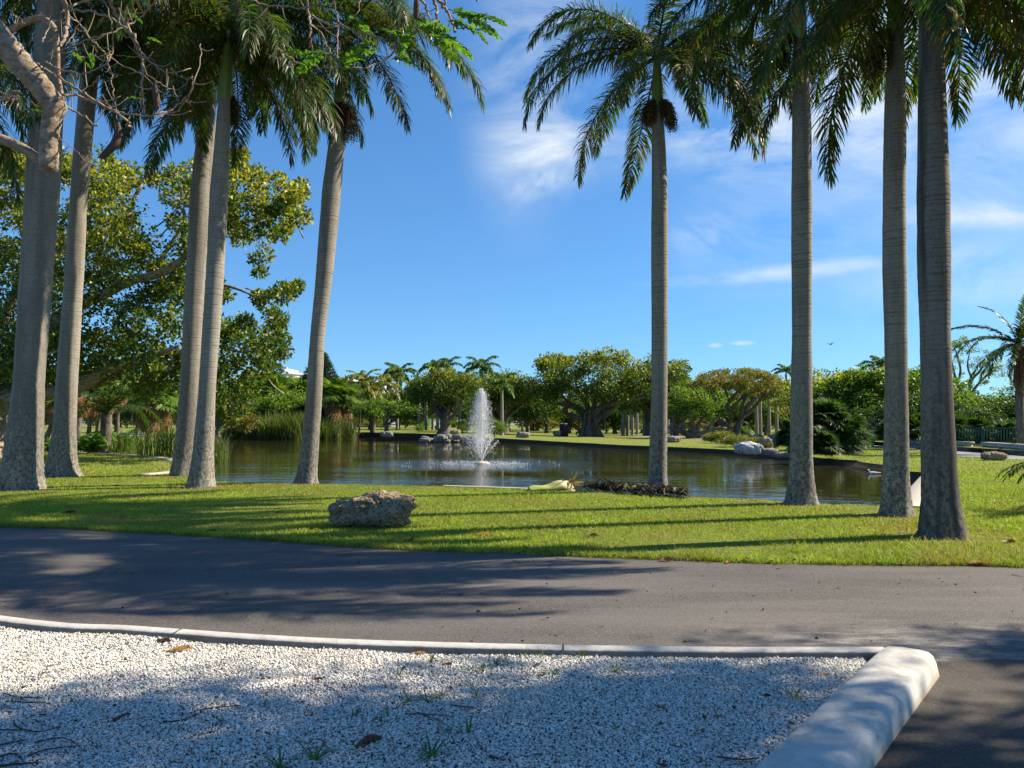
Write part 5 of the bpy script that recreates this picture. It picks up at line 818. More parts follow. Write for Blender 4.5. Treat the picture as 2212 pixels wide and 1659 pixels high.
for x, y, D, k, s, l in [(300, 986, 39, 0, .75, 'sparse reed clump rising behind the curved edging'), (335, 990, 37.5, 1, .9, 'dense green reed clump by the bend of the edging'), (362, 992, 37, 0, 1.0, 'tallest green reed clump against the half-shaded palm'), (270, 985, 40, 1, .85, 'low reed clump beside the leafy palm'), (395, 992, 38, 1, 1.0, 'reed clump hidden between the two close palms'), (468, 975, 44, 0, .9, 'reed clump at the water beside the leaning bright palm'), (455, 980, 42, 1, .9, 'reeds just east of the leaning bright palm'), (588, 947, 100, 2, 1.1, 'western half of the tall far reed bed'), (620, 948, 98, 3, 1.25, 'tall middle of the far reed bed'), (650, 949, 98, 2, 1.15, 'far reeds touching the leaning palm trunk'), (706, 947, 104, 2, .95, 'green reeds just east of the leaning palm trunk'), (735, 946, 106, 3, 1.1, 'dark reed bed under the coconut palms'), (540, 946, 108, 3, .8, 'brown low reeds on the far western shore'), (505, 945, 112, 2, .7, 'green low reeds on the far western shore')]:
    p = at(x, y, D); o = link('reed_clump', REED[k], None, (p[0], p[1], max(WZ, float(tz(p[0], D))) if k < 2 and x < 400 else WZ), (0, 0, random.uniform(0, 6)), s); tag(o, l, 'reeds')
FERN = [frond_mb(1.3, 70, 90, n=40, ll=.3, lw=.05, hang=.3, plume=.1, seed=400 + k, rr=.012).mesh('frond', M['bright_leaf']) for k in range(2)]
for x, y, D, s, l in [(95, 970, 43, 1.0, 'yellow-green fern clump between the two front trunks'), (185, 965, 43, 1.15, 'bright fern clump beside the slim palm'), (215, 975, 41, .9, 'bright low fern clump at the curved edging'), (250, 962, 44, 1.2, 'fern clump behind the leafy low palm'), (265, 975, 41, .8, 'low fern clump near the reeds')]:
    p = at(x, y, D); t = thing('fern_clump', l, 'fern', (p[0], p[1], float(tz(p[0], D))))
    for q in range(22): link('frond', FERN[q % 2], t, (random.uniform(-.5, .5), random.uniform(-.4, .4), 0), (random.uniform(-.3, .3), random.uniform(-.5, .2), q * 2.4), s * random.uniform(.7, 1.2))

# ------------------------------------------------------------------ fountain
def fountain():
    c = onz(1040, 1001, WZ); t = thing('fountain', 'white floating fountain jet spraying in the middle of the pond', 'fountain', tuple(c)); nb = MB(); lathe(nb, [(0, 0, -.05), (0, 0, .0), (0, 0, .05), (0, 0, .10), (0, 0, .16)], [.42, .45, .42, .18, .02], 18); link('float', nb.mesh('float', M['concrete'], True), t)
    H = at(1040, 840, c[1])[2] - c[2]; g = 9.8; oc = np.array([(1, 0, 0), (0, 1, 0), (-1, 0, 0), (0, -1, 0), (0, 0, 1), (0, 0, -1)], float); of = np.array([(0, 1, 4), (1, 2, 4), (2, 3, 4), (3, 0, 4), (1, 0, 5), (2, 1, 5), (3, 2, 5), (0, 3, 5)])
    def drops(p, s, st=1.0): n = len(p); V = p[:, None] + oc[None] * s[:, None, None] * np.array([1, 1, st]); b = MB(); b.add(V.reshape(-1, 3), None, (of[None] + (np.arange(n) * 6)[:, None, None]).reshape(-1, 3)); return b
    r = np.random.default_rng(3); n = 3600; f = r.random(n) ** .9; z = .15 + f * (H - .15); rad = .015 + .055 * f; a = r.uniform(0, 6.28, n); q = np.abs(r.normal(0, .6, n)) * rad
    link('water_column', drops(np.stack([q * np.cos(a), q * np.sin(a), z], 1), r.uniform(.007, .018, n), 2.2).mesh('water_column', M['spray']), t)
    n = 17000; f = r.beta(1.9, 1.45, n); f = np.where(r.random(n) < .12, f * .4, f); sg = .62 * (1 - f) ** .5 + .03; a = r.uniform(0, 6.28, n); q = np.abs(r.normal(0, 1, n)) ** .8 * sg; k = (r.random(n) < np.clip(f * 3.2, .12, 1)) & (q < 1.9 * sg)
    P_ = np.stack([q * np.cos(a) - .16 * (1 - f) ** 1.2, q * np.sin(a), .12 + f * (H - .15)], 1)[k]; P_ += r.normal(0, .03, P_.shape) * np.array([1, 1, 2.5]); s = r.uniform(.004, .011, len(P_)) * np.where(r.random(len(P_)) < .12, 1.9, 1); o = link('spray', drops(P_, s, 1.5).mesh('spray', M['spray']), t); o['kind'] = 'stuff'
    for a, e in [(0.1, 56), (.7, 66), (3.0, 63), (3.4, 57), (2.2, 72), (-.6, 64), (-1.6, 68), (-2.5, 70), (1.5, 66)]:
        n = 260; v = 5.4; tm = r.uniform(.02, .30, n); x = v * cos(radians(e)) * tm; z = v * sin(radians(e)) * tm - .5 * g * tm ** 2 * .6; p = np.stack([x * cos(a), x * sin(a), .12 + z], 1) + r.normal(0, .012, (n, 3)) * (1 + 6 * tm[:, None]); link('water_jet', drops(p, r.uniform(.006, .014, n)).mesh('water_jet', M['spray']), t)
    n = 2600; a = r.uniform(0, 6.28, n); q = np.abs(np.where(r.random(n) < .75, r.normal(1.7, .55, n), r.normal(4.0, .35, n))); k = (vnoise(a * 3, q * 2, .5, 4) > .45) & (r.random(n) < np.where(q < 2.8, 1, .35)); p = np.stack([q * np.cos(a), q * np.sin(a), np.abs(r.normal(0, .03, n))], 1)[k]; o = link('splash', drops(p, r.uniform(.008, .020, len(p)), .7).mesh('splash', M['spray']), t); o['kind'] = 'stuff'
fountain()

# ------------------------------------------------------------------ buildings, wall, steps, fence
def box(mb, x0, x1, y0, y1, z0, z1): mb.add([(x, y, z) for z in (z0, z1) for x, y in ((x0, y0), (x1, y0), (x1, y1), (x0, y1))], [(0, 3, 2, 1), (4, 5, 6, 7), (0, 1, 5, 4), (1, 2, 6, 5), (2, 3, 7, 6), (3, 0, 4, 7)]); return mb
def building(x0, x1, top, D, label, pent):
    t = thing('flat_roofed_building', label, 'building', (at(x0, 925, D)[0], D, 0)); X = lambda x: at(x, 900, D)[0] - t.location.x; Z = lambda y: at(1106, y, D)[2]; w = X(x1)
    link('wall', box(MB(), 0, w, 0, 25, 0, Z(top)).mesh('wall', M['grey_wall']), t); link('parapet', box(MB(), -.6, w + .6, -.6, 25.6, Z(top), Z(top - 6)).mesh('parapet', M['white_wall']), t)
    n = max(4, int(w / 5)); 
    for r_ in range(2):
        for k in range(n): zt = Z(top + 5 + r_ * 14); a = .6 + k * w / n; link('window', box(MB(), a, a + w / n * .72, -.12, .2, zt - 1.6, zt).mesh('window', M['glass']), t)
    for a, b, yt in pent: rf = link('penthouse', box(MB(), X(a), X(b), 4, 14, Z(top - 6), Z(yt)).mesh('penthouse', M['white_wall']), t); k = X(a) + .35 * (X(b) - X(a)); link('rooftop_vent', lathe(MB(), [(k, 8, Z(yt)), (k, 8, Z(yt) + .9), (k, 8, Z(yt) + 1.0)], [.5, .5, .05], 10).mesh('rooftop_vent', M['grey_metal']), rf)
building(556, 660, 812, 240, 'pale flat-roofed building with a white roof block, far beyond the western trees', [(592, 616, 795)]); building(700, 832, 830, 260, 'long low white building with a roof hut, far behind the coconut palms', [(729, 748, 813), (745, 756, 818)])
def wall(pts, h, label):
    a, b = [np.array(p) for p in pts]; L = np.linalg.norm(b[:2] - a[:2]); t = thing('stone_wall', label, 'wall', tuple(a), math.atan2(b[1] - a[1], b[0] - a[0])); w = MB(); r = random.Random(4); box(w, 0, L, .06, .40, -.4, h - .1); n = int(L / .36)
    for row in range(3):
        for k in range(n): x = (k + .5 * (row % 2) + r.uniform(-.1, .1)) * L / n; z = (row + .5) * (h - .1) / 3; s = np.array([L / n * r.uniform(.4, .52), r.uniform(.06, .11), (h - .1) / 6 * r.uniform(.8, 1.1)]); u = np.linspace(0, 2 * pi, 8)[:-1]; w.add([(min(max(x + s[0] * cos(q), 0), L), .06 - s[1], z + s[2] * sin(q)) for q in u] + [(min(max(x + s[0] * 1.1 * cos(q), 0), L), .065, z + s[2] * 1.1 * sin(q)) for q in u], [(q, (q + 1) % 7, 7 + (q + 1) % 7, 7 + q) for q in range(7)], [(0, q + 1, q) for q in range(1, 6)])
    link('masonry', w.mesh('masonry', M['wall_stone']), t); link('cap', box(MB(), -.05, L + .05, 0, .5, h - .097, h).mesh('cap', M['concrete']), t); return t
pa_ = gp(1935, 965); pb_ = gp(2088, 975); pc_ = gp(2120, 976); pd_ = gp(2300, 992)
wall([pa_, pb_], .62, 'low rough stone wall with pale cap seen between the tight pair trunks'); wall([pc_, pd_], .62, 'low rough stone wall with pale cap east of the steps')
a, b = pb_, pc_; st_ = thing('steps', 'wide grey steps between the two low stone walls', 'steps', tuple(a), math.atan2(b[1] - a[1], b[0] - a[0])); L = np.linalg.norm((b - a)[:2])
for k in range(4): link('step', box(MB(), 0, L, .05 + k * .3, .35 + k * .3 if k < 3 else 2.4, -.2, .12 * (k + 1)).mesh('step', M['path']), st_)
terr = MB(); ang = math.atan2(pd_[1] - pa_[1], pd_[0] - pa_[0]); 
def fence(p, q, label):
    L = np.linalg.norm((q - p)[:2]); t = thing('green_fence', label, 'fence', tuple(p), math.atan2(q[1] - p[1], q[0] - p[0])); n = int(L / 2.2)
    for k in range(n + 1): link('post', box(MB(), k * L / n - .07, k * L / n + .07, -.06, .06, -.6, 1.12).mesh('post', M['green_metal']), t)
    link('top_rail', box(MB(), 0, L, -.05, .05, .98, 1.07).mesh('top_rail', M['green_metal']), t); link('bottom_rail', box(MB(), 0, L, -.045, .045, .08, .16).mesh('bottom_rail', M['green_metal']), t); m_ = MB()
    for k in range(int(L / .16)): x = k * .16 + .05; box(m_, x, x + .075, -.02, .02, .1, 1.0)
    o = link('picket_panel', m_.mesh('picket_panel', M['green_metal']), t)
fp = at(2040, 950, 53); fq = at(2300, 960, 49); fp[2] = fq[2] = .28; fence(fp, fq, 'dark green picket fence above the stone wall and steps')
tb_ = MB(); c1, c2 = pa_[:2] + [0, .4], pd_[:2] + [0, .4]; tb_.add([(c1[0], c1[1], .1), (c2[0], c2[1], .1), (c2[0] + 12, c2[1] + 30, .25), (c1[0], c1[1] + 30, .25)], [(0, 1, 2, 3)]); tag(link('upper_terrace', tb_.mesh('upper_terrace', M['ground'])), kind='structure')

# ------------------------------------------------------------------ park furniture
def post_sign(px, py, top, label, col, head, pole, name='post'):
    g = gp(px, py); k = g[1] / FPX; H = (py - top) * k; t = thing(name, label, 'sign' if name == 'lawn_sign' else 'post', tuple(g)); link('pole', tube(MB(), [(0, 0, -.1), (0, 0, H)], pole, 8, 4).mesh('pole', M[col[0]], True), t); w, h = head[0] * k, head[1] * k; link('head', box(MB(), -w / 2, w / 2, -.13, -.03 if name == 'lawn_sign' else .1, H - h, H + .02).mesh('head', M[col[1]]), t)
post_sign(1353, 942, 910, 'slim green post with pale box head on the far bank', ('green_metal', 'green_metal'), (3.4, 9), .09); post_sign(1314, 933, 911, 'small yellow sign on a thin stake across the lawn', ('grey_metal', 'sign_yellow'), (3, 5), .05, 'lawn_sign')
g = onz(12, 992, 0); t = thing('signpost', 'dark green square post with pale plank at its foot beside the stoutest trunk', 'post', tuple(gp(12, 978))); kk = t.location.y / FPX; link('pole', box(MB(), -6 * kk, -1 * kk, -.1, .1, -.1, 62 * kk).mesh('pole', M['green_metal']), t); link('pole', box(MB(), 0.5 * kk, 5 * kk, -.1, .1, -.1, 60 * kk).mesh('pole', M['green_metal']), t); link('plank', box(MB(), -22 * kk, 4 * kk, -.2, -.12, 8 * kk, 13 * kk).mesh('plank', M['concrete']), t)
def bin_():
    g = gp(1218, 943); k = g[1] / FPX; t = thing('litter_bin', 'brown litter bin with white lid on the far bank beside the banyan', 'bin', tuple(g)); w = 9.5 * k; H = 27 * k; m_ = MB(); lathe(m_, [(0, 0, 0), (0, 0, .04), (0, 0, H * .9), (0, 0, H)], [w * .95, w, w, w * .96], 8); link('body', m_.mesh('body', M['brown_bin']), t); link('lid', lathe(MB(), [(0, 0, H), (0, 0, H + .1), (0, 0, H + .16)], [w * .98, w * .9, w * .3], 12).mesh('lid', M['white_wall'], True), t)
bin_()
def bench():
    g = gp(1256, 942); k = g[1] / FPX; t = thing('park_bench', 'dark wooden bench tucked against the banyan buttress', 'bench', tuple(g + [0, 0, 0]), radians(8)); w = 13 * k; s = 1.7
    link('seat', box(MB(), -w, w, -.42, .34, .45 * s, .45 * s + .06).mesh('seat', M['wood']), t)
    link('backrest', box(MB(), -w, w, .34, .40, .6 * s, .95 * s).mesh('backrest', M['wood']), t)
    for x in (-w * .85, w * .85): link('leg', box(MB(), x - .05, x + .05, -.35, .38, 0, .45 * s).mesh('leg', M['brown_bin']), t); link('armrest', box(MB(), x - .05, x + .05, -.4, .34, .64 * s, .68 * s).mesh('armrest', M['brown_bin']), t)
bench()
def swing():
    g = gp(1602, 943); k = g[1] / FPX; t = thing('garden_swing', 'pale arched garden swing seat under the trees with two people', 'swing', tuple(g)); h, w = 33 * k, 15 * k
    for y in (-.5, .5): link('arch', tube(MB(), [(-w, y, 0), (-w, y, h * .6), (-w * .75, y, h * .88), (0, y, h), (w * .75, y, h * .88), (w, y, h * .6), (w, y, 0)], .06, 7, 40).mesh('arch', M['green_metal'], True), t)
    link('seat', box(MB(), -w * .8, w * .8, -.25, .3, .5, .58).mesh('seat', M['wood']), t); link('backrest', box(MB(), -w * .8, w * .8, .3, .36, .62, 1.1).mesh('backrest', M['wood']), t); return g
gs = swing()
# people: one skin-modified body each, clothes and hair as parts
def person(loc, label, pose='stand', s=1.0, rz=0., top='cloth_blue', bottom='cloth_dark'):
    t = thing('person', label, 'person', tuple(loc), rz, s); J = {'pelvis': (0, 0, .95), 'chest': (0, .02, 1.32), 'neck': (0, .03, 1.48), 'head': (0, .0, 1.62), 'crown': (0, .01, 1.74)}
    if pose == 'stand': L = lambda d: [(.1 * d, 0, .92), (.11 * d, -.08 * d, .5), (.11 * d, .12 * d, .06), (.12 * d, .12 * d - .14, .03)]; A = lambda d: [(.19 * d, .02, 1.40), (.26 * d, .05 * d, 1.12), (.25 * d, -.10, .88), (.25 * d, -.13, .80)]
    else:
        J = {k: (v[0], v[1] + .1, v[2] - .42) for k, v in J.items()}; L = lambda d: [(.1 * d, .08, .54), (.12 * d, -.38, .54), (.12 * d, -.40, .08), (.12 * d, -.52, .04)]; A = lambda d: [(.19 * d, .12, .98), (.25 * d, .02, .74), (.17 * d, -.22, .62), (.14 * d, -.3, .60)]
    def skin(name, chains, mat, radii, root):
        V, E, R = [], [], []; idx = {}
        for ch, rr in zip(chains, radii):
            pv = None
            for p, r in zip(ch, rr):
                k = tuple(round(q, 4) for q in p)
                if k not in idx: idx[k] = len(V); V.append(p); R.append(r)
                if pv is not None: E.append((pv, idx[k]))
                pv = idx[k]
        me = bpy.data.meshes.new(name); me.from_pydata(V, E, []); me.materials.append(M[mat]); o = link(name, me, t); o.modifiers.new('skin', 'SKIN'); sv = me.skin_vertices[0].data if me.skin_vertices else None
        if sv is None:
            import bmesh; bm = bmesh.new(); bm.from_mesh(me); bm.verts.layers.skin.verify(); bm.to_mesh(me); bm.free(); sv = me.skin_vertices[0].data
        for d, r in zip(sv, R): d.radius = (r, r * .85)
        sv[0].use_root = True; o.modifiers.new('sub', 'SUBSURF').levels = 1; return o
    sp = [J['pelvis'], J['chest'], J['neck'], J['head'], J['crown']]
    skin('body', [sp] + [[J['pelvis']] + L(d) for d in (-1, 1)] + [[J['chest']] + A(d) for d in (-1, 1)], 'skin', [(.13, .13, .05, .085, .05)] + [(.13, .075, .055, .04, .03)] * 2 + [(.13, .05, .04, .03, .025)] * 2, 0)
    skin('shirt', [sp[:2]] + [[J['chest']] + A(d)[:2] for d in (-1, 1)], top, [(.15, .16)] + [(.16, .07, .055)] * 2, 0); skin('trousers', [[J['pelvis']] + L(d)[:3] for d in (-1, 1)], bottom, [(.155, .095, .07, .055)] * 2, 0)
    h = J['head']; hb = MB(); lathe(hb, [(h[0], h[1] + .03, h[2] - .02 + .14 * q) for q in (0, .4, .8, 1.05)], [.10, .105, .075, .02], 12); link('hair', hb.mesh('hair', M['hair'], True), t); return t
ps = gp(1448, 942); person(ps, 'person in dark blue sitting low on the far lawn by the sprawling tree', 'sit', 1.0, .6, 'cloth_blue', 'cloth_dark')
person((gs[0] - .42, gs[1] - .05, gs[2]), 'person in dark clothes sitting in the arched swing', 'sit', .98, .1, 'cloth_dark', 'cloth_dark'); person((gs[0] + .36, gs[1] - .05, gs[2]), 'person in white top sitting in the arched swing', 'sit', .98, -.1, 'cloth_white', 'cloth_blue')
p = gp(898, 923.5); person(p, 'person in pink top standing on the far path west of the banyan', 'stand', 1.0, .4, 'cloth_pink', 'cloth_white'); p = gp(903, 923.5); person(p, 'person in white top on the far path beside the pink one', 'stand', 1.0, 2.4, 'cloth_white', 'cloth_pink'); p = gp(912, 923); person(p, 'person in dark top farther along the far path', 'stand', 1.0, 1.0, 'cloth_dark', 'cloth_dark'); p = gp(1304, 926); person(p, 'person in white top far across the lawn beyond the banyan', 'stand', 1.1, 1.0, 'cloth_white', 'cloth_blue')
# ducks and the bird
def duck(loc, rz, label, body, head, s=1.0):
    t = thing('duck', label, 'bird', tuple(loc), rz, s); b = MB(); lathe(b, [(0, 0, 0)], [0], 3) if 0 else None
    P_ = spline([(-.34, 0, .10), (-.2, 0, .09), (0, 0, .08), (.18, 0, .10), (.27, 0, .17), (.30, 0, .27), (.33, 0, .31), (.385, 0, .30)], 30); R_ = np.interp(np.linspace(0, 1, 30), np.linspace(0, 1, 8), [.02, .085, .125, .105, .055, .042, .055, .02]); tube(b, P_, R_, 12, 30); link('body', b.mesh('body', M[body], True), t)
    hb = MB(); tube(hb, [(.285, 0, .23), (.305, 0, .29), (.35, 0, .315), (.385, 0, .305)], [.047, .052, .058, .028], 10, 12); link('head', hb.mesh('head', M[head], True), t); link('bill', tube(MB(), [(.38, 0, .298), (.45, 0, .285)], [.022, .012], 8, 4).mesh('bill', M['beak'], True), t)
    for d in (-1, 1): w = MB(); tube(w, [(.14, .10 * d, .13), (0, .125 * d, .14), (-.2, .07 * d, .135), (-.36, .02 * d, .13)], [.03, .05, .035, .01], 7, 14); link('wing', w.mesh('wing', M[body], True), t)
    tl = MB(); tube(tl, [(-.28, 0, .10), (-.48, 0, .13)], [.05, .02], 6, 4); link('tail', tl.mesh('tail', M[body], True), t)
p = onz(1968, 1046, WZ); duck((11.3, 23.0, -.18), radians(12), 'black duck with white head resting at the coping between the pair trunks', 'feather_dark', 'feather_white', 1.0)
p = onz(1887, 1024, WZ); duck((p[0], p[1], WZ - .02), radians(175), 'white duck swimming by the grassy bank', 'feather_white', 'feather_white', .62)
def bird():
    c = at(1794, 744, 60); t = thing('flying_bird', 'tiny dark bird flying in the open sky', 'bird', tuple(c), .5); link('body', tube(MB(), [(-.16, 0, 0), (0, 0, .01), (.14, 0, .02), (.2, 0, .02)], [.01, .045, .035, .01], 8, 14).mesh('body', M['feather_dark'], True), t)
    for d in (-1, 1): w = MB(); w.add([(.06, .02 * d, .02), (-.05, .02 * d, .02), (-.04, .2 * d, .12), (.07, .22 * d, .13), (-.02, .42 * d, .1)], [(0, 1, 2, 3)], [(3, 2, 4)]); o = link('wing', w.mesh('wing', M['feather_dark']), t); o.modifiers.new('thick', 'SOLIDIFY').thickness = .012
bird()
# ------------------------------------------------------------------ overhanging podded tree (trunk stands beyond the picture's western edge)
SPR = [frond_mb(.30, 25, 40, n=13, ll=.052, lw=.030, hang=.1, plume=.2, ang=75, seed=500 + k, rr=.0022, start=.12).mesh('leaf_spray', M['bright_leaf']) for k in range(2)]
def overhang():
    base = np.array([-8.6, 6.0, 0.02]); t = thing('pod_tree', 'overhanging tree with thick bent peeling limb, bare twigs and brown pods', 'tree', tuple(base)); F = lambda x, y, D=6.6: at(x, y, D) - base; kx = 6.6 / FPX
    tb = MB(); tube(tb, [(0, 0, -.1), (.1, 0, 1.5), (.3, .1, 3.2), (.9, .2, 4.3)], [.42, .32, .28, .24], 14, 16, rough=.03); tube(tb, [(.9, .2, 4.3), (2.2, .5, 5.6), (4.2, .8, 6.4), (6.6, 1.0, 6.6), (9.2, 1.0, 6.3)], [.22, .18, .15, .11, .06], 10, 30, rough=.04); tube(tb, [(.6, .15, 3.8), (2.0, .4, 4.7), tuple(F(-60, 10))], [.2, .17, 29 * kx], 12, 12); link('trunk', tb.mesh('trunk', M['limb_bark'], True), t)
    def bumpy(pts, r, D=6.6, n=50, amp=.05):
        b = MB(); P_ = np.array([F(x, y, D) for x, y in pts]); Q = spline(P_, n); rr = np.interp(np.linspace(0, 1, n), np.linspace(0, 1, len(pts)), np.array(r) * kx) * (1 + amp * np.sin(np.arange(n) * 1.3) * rng.uniform(.2, 1, n) + rng.normal(0, amp * .4, n)); tube(b, Q, rr, 16, n, rough=.02); return b
    link('limb', bumpy([(-60, 10), (-20, 58), (12, 98), (45, 138), (80, 178), (104, 208), (117, 230), (112, 258), (106, 300), (105, 340), (106, 366)], [26, 26.5, 27, 26, 24.5, 23.5, 25, 20, 18.5, 20, 18], n=90).mesh('limb', M['limb_bark'], True), t)
    link('limb', bumpy([(-60, 286), (-10, 297), (25, 309), (60, 327), (84, 346), (102, 362)], [10, 11, 11, 10.5, 11, 11], 6.65).mesh('limb', M['limb_bark'], True), t)
    link('limb', bumpy([(-20, 90), (10, 74), (45, 52), (82, 40), (106, 48), (120, 72), (124, 118), (126, 165), (134, 210), (138, 250)], [8, 7.5, 7, 8, 7.5, 6.5, 5.5, 5, 4.5, 3], 6.9, 60, .08).mesh('limb', M['limb_bark'], True), t)
    link('limb', bumpy([(-30, 208), (0, 214), (14, 210), (26, 200), (42, 198)], [8, 6, 5, 4, 2], 6.4).mesh('limb', M['limb_bark'], True), t)
    tw = MB()
    def T(pts, r0, r1, D=6.6, kids=0):
        P_ = np.array([F(x, y, D + .12 * math.sin(i * 1.7)) for i, (x, y) in enumerate(pts)]); Q = spline(P_, len(pts) * 5); Q[1:-1] += rng.normal(0, .006, Q[1:-1].shape); tube(tw, Q, np.interp(np.linspace(0, 1, len(Q)), [0, 1], [r0 * kx * .45, r1 * kx * .42]), 7, len(Q), rough=.06)
        for q in range(kids): i = random.randrange(3, len(Q) - 2); a = random.uniform(0, 6.28); L = random.uniform(.06, .26); d = np.array([cos(a), random.uniform(-.4, .4), sin(a)]); tube(tw, [Q[i], Q[i] + d * L * .5 + [0, 0, -.01], Q[i] + d * L + [0, 0, .03]], [.005, .004, .0025], 5, 6)
    for pts, a, b_, kd in [([(80, 138), (110, 158), (150, 180), (190, 207), (230, 233), (270, 246), (310, 251), (345, 246), (380, 232), (405, 207), (418, 178), (432, 135), (433, 95)], 7, 2.5, 8), ([(330, 250), (370, 246), (400, 220), (415, 190), (416, 165)], 4, 1.5, 3), ([(90, 127), (130, 150), (180, 158), (215, 145), (235, 130), (244, 100), (242, 60), (235, 30), (220, -5)], 4.5, 2.2, 6), ([(236, -6), (250, 30), (275, 55), (290, 85), (300, 105), (308, 140), (307, 170), (308, 200), (310, 243)], 8, 5, 4), ([(342, -6), (300, 40), (250, 65), (200, 82), (150, 100), (110, 122)], 4, 3, 6), ([(143, 20), (175, 5), (212, -5)], 6, 4, 1), ([(150, 22), (200, 24), (240, 40), (270, 60), (290, 95), (310, 118), (340, 145), (370, 158), (412, 148)], 6, 2.5, 7), ([(150, 35), (175, 55), (195, 80), (215, 100), (235, 120), (262, 140), (305, 160), (340, 175), (370, 193), (395, 188), (416, 160)], 4, 1.5, 7), ([(138, 228), (160, 240), (185, 255), (210, 273)], 6, 4, 2), ([(0, 228), (30, 212), (52, 210), (84, 230)], 3, 1.5, 3), ([(155, 115), (190, 125), (208, 112), (196, 92)], 2.5, 1.2, 3), ([(138, -4), (146, 40), (141, 75), (130, 100)], 12, 8, 2), ([(100, -4), (92, 30), (82, 70), (62, 98)], 3, 2, 3), ([(112, 10), (104, 60), (90, 90), (88, 120)], 4, 3, 2), ([(20, 22), (35, 36), (55, 40)], 4, 2, 3), ([(130, 205), (185, 212), (240, 238), (265, 255), (285, 275)], 6, 7, 4), ([(130, 298), (160, 322), (195, 352), (240, 375)], 2.5, 1, 2), ([(175, 40), (160, 70), (143, 95)], 3, 2, 3), ([(232, 130), (240, 160), (246, 205), (260, 250)], 3, 1.5, 4), ([(215, 165), (190, 190), (150, 200)], 2.5, 1.5, 3), ([(250, 120), (290, 122), (330, 130), (345, 160)], 2, 1, 3), ([(310, 160), (350, 200), (390, 208)], 2, 1, 2)]: T(pts, a, b_, 6.6 + random.uniform(-.25, .3), kd)
    for pts, a, b_, kd in [([(940, -8), (963, 20), (978, 50), (983, 69)], 9, 6, 2), ([(932, -8), (943, 20), (939, 45), (903, 67), (865, 97), (828, 132), (768, 147), (703, 147), (653, 140), (628, 125), (598, 100)], 8, 2, 8), ([(943, 36), (951, 58)], 6, 5, 0), ([(662, -8), (667, 30), (670, 50), (672, 85), (673, 122)], 7, 5, 2), ([(720, -8), (728, 37), (748, 60), (803, 75), (838, 87)], 5, 3, 4), ([(728, 37), (731, 70), (726, 115), (712, 140)], 4, 2.5, 2), ([(670, 52), (693, 72), (713, 110), (735, 142)], 5, 3, 3), ([(540, -6), (573, 12), (628, 15), (673, 15), (714, -4)], 4, 3, 3), ([(673, 30), (700, 48), (740, 52), (772, 25), (778, -4)], 3.5, 2, 2), ([(905, 66), (880, 76), (850, 100), (830, 125)], 5, 2, 2), ([(908, -6), (922, 20), (928, 40)], 7, 5, 1), ([(960, -6), (966, 25), (1000, 48)], 6, 3, 1), ([(1029, -6), (1031, 2)], 5, 4, 0)]: T(pts, a, b_, 6.9 + random.uniform(-.2, .2), kd)
    link('twigs', tw.mesh('twigs', M['twig'], True), t)
    def pod(pts, r, D=6.5): b = MB(); P_ = np.array([F(x, y, D) for x, y in pts]); Q = spline(P_, 24); u = np.linspace(0, 1, 24); tube(b, Q, r * kx * np.clip(np.sin(np.pi * np.clip(u * .93 + .06, 0, 1)) ** .45, .15, 1) * np.interp(u, [0, .3, 1], [.45, .95, 1]), 12, 24, rough=.03); link('pod', b.mesh('pod', M['pod'], True), t)
    pod([(334, 172), (336, 200), (339, 222), (337, 240)], 7.5); pod([(254, 258), (256, 285), (248, 310), (228, 332), (216, 342)], 9); pod([(900, -12), (900, 20), (898, 42)], 7.5)
    for x, y, az, s in [(830, 70, 0, .9), (815, 88, 3.2, 1.0), (845, 92, 1.0, 1.0), (862, 82, 4, .9), (880, 60, 0, 1.2), (905, 62, 5.5, 1.4), (925, 68, .3, 1.5), (935, 85, .8, 1.2), (968, 20, .1, 1.7), (972, 45, -.5, 1.6), (985, 62, 0, 1.5), (978, 28, .4, 1.7), (740, 125, 3.5, 1.1), (735, 142, 5.6, 1.5), (700, 112, 2.8, 1.2), (845, 128, 5.8, 1.2), (870, 100, 5, .9), (795, 75, 4.4, 1.2), (690, 128, 3.6, 1.1), (892, 74, 2, 1.0), (150, 112, .3, .7), (62, 236, .2, .9), (315, 82, 0, .5), (275, 26, 1, .5), (195, 112, 2, .6), (270, 212, .1, .6), (1000, 40, .2, 1.3)]: link('leaf_spray', SPR[random.randrange(2)], t, tuple(F(x, y, 6.8)), (random.uniform(-.6, .6), random.uniform(.1, .8), az), s)
overhang()
# the tree whose shade falls over the gravel: it stands in the car park just east of the picture
def shade_tree():
    t = thing('shade_tree', 'spreading tree in the car park whose shade covers the gravel', 'tree', (10.6, 3.4, 0)); C, Rr = [], []; base = np.array([10.6, 3.4, 0])
    for q in range(270):
        p = np.array([random.uniform(4.6, 15.5), 0, random.uniform(6.6, 9.2)]); sy = sun_dir.y / sun_dir.x; e = 5.02 + .268 * p[0] + .5 * math.sin(p[0] * 1.7) * .5; p[1] = e - abs(random.gauss(0, 2.3)) - .35
        if any(np.linalg.norm(np.cross(p - np.array(g_), np.array(sun_dir))) < r_ for g_, r_ in [((2.55, 5.0, .13), .45), ((1.3, 3.5, .13), .25), ((2.0, 5.05, .05), .36), ((3.0, 4.65, 0), .4)]): continue
        C.append(p - base); Rr.append(random.uniform(.35, .75))
    cb = MB(); clump_leaves(cb, np.array(C), Rr, 150, .13, .7, .5, .2); link('crown', cb.mesh('crown', M['green_leaf']), t); tb = MB(); tube(tb, [(0, 0, -.1), (0, 0, 2), (.1, 0, 4)], [.4, .3, .26], 12, 12)
    for q in range(14): e = C[(q * 7) % len(C)]; tube(tb, [(.1, 0, 3.8), np.array(e) * .55 + [0, 0, 2], e], [.18, .1, .03], 7, 10)
    link('trunk', tb.mesh('trunk', M['bark'], True), t)
shade_tree()
